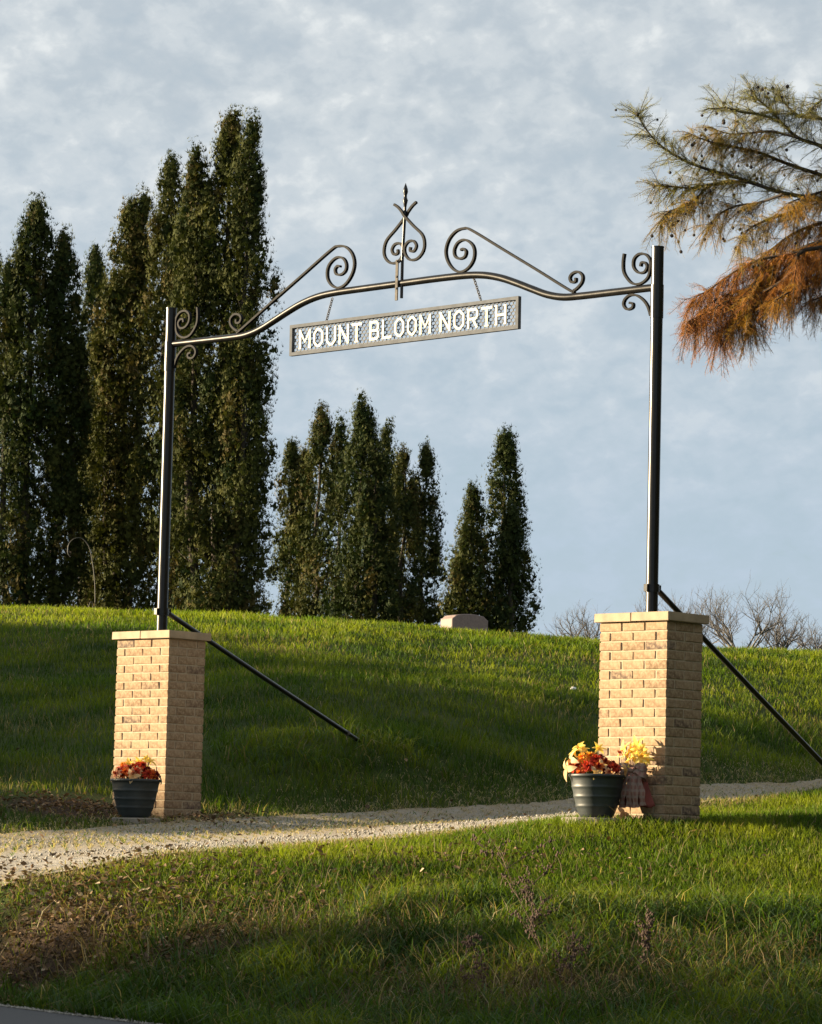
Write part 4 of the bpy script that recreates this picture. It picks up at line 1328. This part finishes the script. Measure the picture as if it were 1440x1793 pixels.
# ------------------------------------------------------------------ grass
def vis_half(y):          # half width in view, with a margin for a step to the side
    return 0.1167 * y + 0.9
def vnoise(x, y, s, seed):
    r = np.random.default_rng(seed); g_ = r.random((64, 64))
    u, v = x * s + 1000, y * s + 1000
    iu, iv = np.floor(u).astype(int), np.floor(v).astype(int)
    fu, fv = u - iu, v - iv
    fu, fv = fu * fu * (3 - 2 * fu), fv * fv * (3 - 2 * fv)
    a, b_, c, d = g_[iv % 64, iu % 64], g_[iv % 64, (iu + 1) % 64], g_[(iv + 1) % 64, iu % 64], g_[(iv + 1) % 64, (iu + 1) % 64]
    return (a * (1 - fu) + b_ * fu) * (1 - fv) + (c * (1 - fu) + d * fu) * fv
def blades(name, x, y, h, w, cols, lean, label, rng, curl=0.6, zoff=0.0):
    n = len(x)
    z = hgt(x, y) - 0.01 + zoff
    a = rng.random(n) * 2 * np.pi
    la = rng.random(n) * 2 * np.pi
    lean = lean * (0.4 + rng.random(n) * 1.2)
    wx, wy = np.cos(a) * w / 2, np.sin(a) * w / 2
    lx, ly = np.cos(la) * lean * h, np.sin(la) * lean * h
    base = np.stack([x, y, z], 1)
    side = np.stack([wx, wy, np.zeros(n)], 1)
    mid = base + np.stack([lx * .35, ly * .35, h * .58], 1)
    tip = base + np.stack([lx, ly, h * np.clip(1 - curl * lean ** 2, .3, 1)], 1)
    V = np.stack([base - side, base + side, mid - side * .8, mid + side * .8, tip], 1).reshape(-1, 3)
    o = (np.arange(n) * 5)[:, None]
    T = np.concatenate([o + np.array([[0, 1, 3]]), o + np.array([[0, 3, 2]]), o + np.array([[2, 3, 4]])])
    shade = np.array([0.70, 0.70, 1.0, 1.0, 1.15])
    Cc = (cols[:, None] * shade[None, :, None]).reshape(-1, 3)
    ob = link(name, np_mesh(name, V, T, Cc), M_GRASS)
    return tag(ob, label, 'grass', kind='stuff')
G_D, G_M, G_Y, G_S, G_B = np.array([0.021, 0.050, 0.006]), np.array([0.078, 0.138, 0.008]), np.array([0.205, 0.235, 0.015]), np.array([0.27, 0.215, 0.105]), np.array([0.062, 0.108, 0.040])
def grass_cols(x, y, rng, dry, warm, blue):
    n = len(x)
    k = np.clip(vnoise(x, y, 0.9, 1) * 0.9 + rng.normal(0, 0.22, n) - 0.15 + warm, 0, 1)[:, None]
    c = G_D * (1 - k) + G_M * k
    k2 = np.clip(vnoise(x, y, 1.7, 2) * 1.1 - 0.45 + warm * 0.9 + rng.normal(0, .15, n), 0, 1)[:, None]
    c = c * (1 - k2) + G_Y * k2
    b = (rng.random(n) < blue)
    c[b] = G_B
    s = rng.random(n) < dry
    c[s] = G_S * (0.5 + 0.7 * rng.random((s.sum(), 1)))
    return c * (0.75 + 0.5 * rng.random((n, 1)))
rng = np.random.default_rng(5)
near_gate = lambda x, y: np.minimum(np.hypot(x - GL.x, y - GL.y), np.hypot(x - GR.x, y - GR.y))
def scatter(n, y0, y1, rng, power=1.0):
    y = y0 + (y1 - y0) * rng.random(n) ** power
    x = (rng.random(n) * 2 - 1) * vis_half(y)
    return x, y
DEDGE = [tuple(p) for p in NE], [tuple(p) for p in FE]
def clear_ok(x, y):
    """not on drive, road, pillars or stones"""
    on = inside(x, y, drive_poly)
    k = ~on & (road_side(x, y) < 0.0)
    for p in (GL, GR):
        u = (x - p.x) * GV.x + (y - p.y) * GV.y; v = (x - p.x) * NV.x + (y - p.y) * NV.y
        k &= ~((np.abs(u) < 0.31) & (np.abs(v) < 0.21))
    for p in (pr, pl_):
        k &= np.hypot(x - p.x, y - p.y) > 0.20
    return k
dn = lambda x, y: poly_dist(x, y, [tuple(p) for p in NE[::4]])
df = lambda x, y: poly_dist(x, y, [tuple(p) for p in FE[::4]])
# hillside lawn
x, y = scatter(152000, 26.0, 49.0, rng, 1.0)
k = clear_ok(x, y)
side_far = np.interp(x, FE[:, 0], FE[:, 1])
k &= y > side_far
x, y = x[k], y[k]
dd = df(x, y)
bare = (np.hypot((x - GL.x + 0.55), (y - GL.y + 0.1) * 1.0) < 0.75) | (np.hypot(x - GL.x - 0.35, y - GL.y + 0.15) < 0.42)
k = ~(bare & (rng.random(len(x)) < 0.93)) & ~((dd < 0.35) & (rng.random(len(x)) < 0.55))
x, y, dd = x[k], y[k], dd[k]
n = len(x)
toe = sstep(3.2, 1.2, dd) * (x > -1.7)
h = (0.045 + 0.055 * rng.random(n)) * (0.65 + 0.6 * vnoise(x, y, 0.8, 4) + 0.5 * vnoise(x, y, 2.7, 35)) * (1 + toe * 0.9 * vnoise(x, y, 1.6, 9))
w = (0.0045 + 0.004 * rng.random(n)) * (1 + sstep(30, 46, y) * 0.6)
blades('hill_grass', x, y, h, w, grass_cols(x, y, rng, 0.03 + 0.22 * sstep(0.55, 0.9, vnoise(x, y, 0.7, 31)), 0.10 + 0.30 * sstep(34, 44, y) - 0.25 * sstep(0.5, 0.85, vnoise(x, y, 0.55, 37)), 0.02), 0.55, 'mown green grass covering the hillside behind the driveway', rng)
# front lawn and roadside verge
x, y = scatter(280000, 16.6, 30.0, rng, 0.95)
k = clear_ok(x, y)
side_near = np.interp(x, NE[:, 0], NE[:, 1])
k &= y < side_near
x, y = x[k], y[k]
# how far down the bank towards the ditch
ditch = sstep(0.35, -0.5, y - (21.2 + 0.35 * np.sin(x * 1.3) + 0.25 * np.sin(x * 3.1 + 1)))
dd = dn(x, y)
litter = soil_at(x, y)
litter = np.maximum(litter, ditch * sstep(0.62, 0.85, vnoise(x, y, 1.9, 21)) * 0.8)
k = rng.random(len(x)) > litter * 0.85
k &= ~((dd < 0.25) & (rng.random(len(x)) < 0.6))
x, y, ditch, dd = x[k], y[k], ditch[k], dd[k]
n = len(x)
h = (0.05 + 0.05 * rng.random(n)) * (1 - ditch) + ditch * (0.07 + 0.15 * rng.random(n) ** 1.5) * (0.45 + 1.1 * vnoise(x, y, 2.6, 6))
w = (0.004 + 0.0035 * rng.random(n)) * (1 + 0.35 * ditch)
c = grass_cols(x, y, rng, 0.05, 0.24, 0.0)
cd = grass_cols(x, y, rng, 0.06, 0.08, 0.32)
c = c * (1 - ditch[:, None]) + cd * ditch[:, None]
ed = (dd < 0.35) & (rng.random(n) < 0.5); c[ed] = G_S * (0.5 + .6 * rng.random((ed.sum(), 1)))
blades('verge_grass', x, y, h, w, c, 0.55 + 0.35 * ditch, 'rough green grass of the lawn and ditch in the foreground', rng)
# long coarse tufts in the ditch, round the brace foot and round the right pillar
tx, ty, th_, tw_ = [], [], [], []
for q in range(760):
    yy = rng.uniform(17.4, 21.4); xx = rng.uniform(-1, 1) * vis_half(yy)
    m_ = int(rng.integers(8, 18)); tx += list(xx + rng.normal(0, .045, m_)); ty += list(yy + rng.normal(0, .045, m_)); th_ += list(rng.uniform(.12, .30, m_)); tw_ += [0.008] * m_
for q in range(90):
    s = rng.uniform(-0.9, 1.4); b_ = f1 + GV * rng.normal(0.0, 0.45) + NV * s
    m_ = int(rng.integers(6, 14)); tx += list(b_.x + rng.normal(0, .05, m_)); ty += list(b_.y + rng.normal(0, .05, m_)); th_ += list(rng.uniform(.10, .26, m_)); tw_ += [0.011] * m_
for q in range(60):
    s = rng.uniform(-0.6, 0.6); b_ = GR + NV * rng.uniform(0.24, 0.42) + GV * s
    m_ = int(rng.integers(5, 9)); tx += list(b_.x + rng.normal(0, .03, m_)); ty += list(b_.y + rng.normal(0, .03, m_)); th_ += list(rng.uniform(.05, .13, m_)); tw_ += [0.006] * m_
tx, ty, th_, tw_ = map(np.array, (tx, ty, th_, tw_))
k = clear_ok(tx, ty)
tx, ty, th_, tw_ = tx[k], ty[k], th_[k], tw_[k]
blades('coarse_grass', tx, ty, th_, tw_, grass_cols(tx, ty, rng, 0.08, 0.08, 0.30), 0.9, 'long coarse grass tufts in the ditch and at the brace foot', rng, 0.45)
# dry straw along the driveway edges and middle
x, y = [], []
for E_, n_, sp in ((NE, 10000, 0.16), (FE, 25000, 0.45)):
    i = rng.integers(0, ND, n_); x.append(E_[i, 0] + rng.normal(0, sp, n_)); y.append(E_[i, 1] + rng.normal(0, sp, n_))
i = rng.integers(0, ND, 16000); f = 0.58 + rng.normal(0, 0.11, 16000)
x.append(NE[i, 0] * (1 - f) + FE[i, 0] * f); y.append(NE[i, 1] * (1 - f) + FE[i, 1] * f)
x, y = np.concatenate(x), np.concatenate(y)
k = (np.abs(x) < vis_half(y)) & (near_gate(x, y) > 0.3) & (y > 20.5)
x, y = x[k], y[k]; n = len(x)
c = np.array([0.46, 0.37, 0.23]) * (0.45 + 0.8 * rng.random((n, 1)))
gsel = rng.random(n) < 0.25; c[gsel] = G_M
blades('straw', x, y, 0.02 + 0.04 * rng.random(n), np.full(n, 0.007), c, 1.3, 'dry straw coloured grass along the driveway edges', rng, 0.3, 0.012)

# fallen leaves on the bank, by the pillar feet and scattered
lx, ly = [], []
for (ax, ay, sx, sy, n_) in ((-2.2, 21.8, .65, .7, 3600), (-1.25, 20.9, .45, .40, 1500), (0.7, 18.7, .6, .5, 1300), (-2.65, 28.2, .38, .35, 520), (-1.55, 28.0, .25, .25, 160), (0.6, 22.6, .8, .5, 250), (-0.6, 20.2, .35, .35, 350), (1.2, 19.5, .5, .45, 500), (0.1, 18.3, .9, .4, 700), (0, 21, 2.2, 2.0, 500), (0, 27.5, 3.0, 2.5, 200)):
    lx.append(rng.normal(ax, sx, n_)); ly.append(rng.normal(ay, sy, n_))
lx, ly = np.concatenate(lx), np.concatenate(ly)
k = (road_side(lx, ly) < -0.05)
lx, ly = lx[k], ly[k]; n = len(lx)
lz = hgt(lx, ly) + 0.012 + 0.05 * rng.random(n)
LV = np.array([(-.5, 0, 0), (-.1, -.32, .10), (.5, 0, .05), (-.1, .32, .12), (0.05, 0, -0.06)])
R = rot_from(np.stack([rng.normal(0, .5, n), rng.normal(0, .5, n), np.ones(n)], 1), rng)
V = np.einsum('nij,kj->nki', R, LV) * (0.025 + 0.035 * rng.random(n))[:, None, None] + np.stack([lx, ly, lz], 1)[:, None]
o_ = (np.arange(n) * 5)[:, None]
T = np.concatenate([o_ + np.array([q]) for q in ([0, 1, 4], [1, 2, 4], [2, 3, 4], [3, 0, 4])])
pal = np.array([(0.14, 0.085, 0.045), (0.21, 0.14, 0.08), (0.085, 0.055, 0.035), (0.32, 0.25, 0.17), (0.10, 0.07, 0.05)])
cc = pal[rng.choice(5, n, p=[.3, .22, .25, .06, .17])] * (0.7 + .6 * rng.random((n, 1)))
tag(link('fallen_leaves', np_mesh('fallen_leaves', V.reshape(-1, 3), T, np.repeat(cc, 5, axis=0)), M_LITTER), 'brown fallen leaves on the roadside bank', 'leaves', kind='stuff')

# tangled dry stems and thatch in the ditch
dx_, dy_ = [], []
for (ax, ay, sx, sy, n_) in ((0.75, 18.8, .65, .55, 2600), (-2.2, 21.4, .5, .45, 800), (-1.2, 20.7, .45, .35, 600), (1.6, 19.5, .6, .5, 1100), (-0.3, 20.5, .5, .35, 700), (0.2, 22.4, 1.2, .7, 300), (-1.0, 18.8, .7, .5, 500)):
    dx_.append(rng.normal(ax, sx, n_)); dy_.append(rng.normal(ay, sy, n_))
dx_, dy_ = np.concatenate(dx_), np.concatenate(dy_)
k = clear_ok(dx_, dy_) & (road_side(dx_, dy_) < -0.3); dx_, dy_ = dx_[k], dy_[k]; n = len(dx_)
pal = np.array([(0.16, 0.11, 0.065), (0.25, 0.19, 0.115), (0.10, 0.066, 0.042), (0.075, 0.050, 0.036), (0.36, 0.30, 0.19)])
cc = pal[rng.choice(5, n, p=[.3, .2, .25, .18, .07])] * (0.7 + .6 * rng.random((n, 1)))
o = blades('dry_stems', dx_, dy_, 0.08 + 0.24 * rng.random(n) ** 1.6, np.full(n, 0.0052), cc, 1.0, 'tangled dry brown stems in the ditch in the foreground', rng, 0.35)
o['category'] = 'dry stems'

# loose gravel on the driveway and along the road edge
gi = rng.integers(0, ND, 16500); gf = np.where(rng.random(16500) < 0.7, np.where(rng.random(16500) < .5, 0.28, 0.80) + rng.normal(0, 0.10, 16500), rng.random(16500))
x = NE[gi, 0] * (1 - gf) + FE[gi, 0] * gf + rng.normal(0, .05, 16500); y = NE[gi, 1] * (1 - gf) + FE[gi, 1] * gf + rng.normal(0, .05, 16500)
k = (np.abs(x) < vis_half(y)) & (y > 20)
x, y = x[k], y[k]
s = rng.uniform(-3.2, 1.0, 2600); off_ = np.abs(rng.normal(0, .10, 2600)) - 0.04
x2 = -2.47 + RD.x * (s + 3) - RN.x * off_; y2 = 21.2 + RD.y * (s + 3) - RN.y * off_
zr = np.maximum(hgt(x2, y2), ROAD_Z) + 0.004
z = np.r_[hgt(x, y) + 0.014, zr]
x, y = np.r_[x, x2], np.r_[y, y2]
n = len(x)
OV = np.array([(1, 0, 0), (-1, 0, 0), (0, 1, 0), (0, -1, 0), (0, 0, .75), (0, 0, -.6)])
OF = np.array([(0, 2, 4), (2, 1, 4), (1, 3, 4), (3, 0, 4), (2, 0, 5), (1, 2, 5), (3, 1, 5), (0, 3, 5)])
R = rot_from(np.stack([rng.normal(0, .6, n), rng.normal(0, .6, n), np.ones(n)], 1), rng)
sz = 0.005 + 0.010 * rng.random(n) ** 2.5
V = np.einsum('nij,nkj->nki', R, OV[None] * (0.65 + .6 * rng.random((n, 6, 1)))) * sz[:, None, None] + np.stack([x, y, z], 1)[:, None]
T = (OF[None] + (np.arange(n) * 6)[:, None, None]).reshape(-1, 3)
g_ = (0.22 + 0.26 * rng.random((n, 1))) * np.array([[1.0, 0.93, 0.82]])
tag(link('gravel', np_mesh('gravel', V.reshape(-1, 3), T, np.repeat(g_, 6, axis=0)), M_LITTER), 'loose pale gravel on the driveway and road edge', 'gravel', kind='stuff')

# ------------------------------------------------------------------ dead weeds in the foreground
def weed(px, py, Y, H, label, seed, lean):
    r = random.Random(seed)
    b = at(px, py, Y); b.z = hz(b.x, b.y)
    t = empty('dead_weed', b); tag(t, label, 'weed', 'dead weeds in the foreground')
    st, sd = MB(), MB()
    def stem(p, d, L, rad, lv):
        pts = [p]; q = p.copy()
        for i in range(4):
            d = (d + Vector((r.gauss(0, .12), r.gauss(0, .12), r.gauss(.02, .08)))).normalized()
            q = q + d * L / 4; pts.append(q.copy())
        st.tube(pts, [rad, rad * .85, rad * .7, rad * .5, rad * .3], 5, caps=False)
        if lv < 2:
            for k in range(7 if lv == 0 else 3):
                i = r.randint(1, 4)
                nd = (d + Vector((r.gauss(0, .7), r.gauss(0, .7), r.gauss(0.1, .3)))).normalized()
                stem(pts[i], nd, L * r.uniform(.25, .42), rad * .6, lv + 1)
        if lv >= 1:
            for k in range(6):
                c = pts[r.randint(2, 4)] + Vector((r.gauss(0, .012), r.gauss(0, .012), r.gauss(0, .012)))
                s = r.uniform(.004, .009)
                vs = [c + Vector((s * x, s * y, s * z)) for x, y, z in ((1, 0, 0), (-1, 0, .2), (0, 1, 0), (0, -1, .1), (0, 0, 1.4), (0, .1, -1.2))]
                sd.add(vs, [tuple(f) for f in OF.tolist()])
    stem(Vector((0, 0, -0.03)), Vector((lean, 0, 1)).normalized(), H, 0.0045, 0)
    st.build('stem', M_STALK, t); tag(sd.build('seed_heads', M_SEED, t), kind='stuff')
weed(968, 1700, 19.4, 0.66, 'tallest dead brown weed in the middle of the ditch', 61, -0.22)
weed(935, 1640, 20.2, 0.42, 'dead brown weed left behind the tallest weed', 62, -0.10)
weed(1000, 1740, 18.8, 0.38, 'bushy dead weed low in front of the tallest weed', 63, 0.15)
weed(850, 1745, 18.7, 0.33, 'short dead weed left of the tallest weed', 64, -0.2)
weed(1130, 1720, 19.2, 0.30, 'short dead weed right of the tallest weed', 65, 0.25)
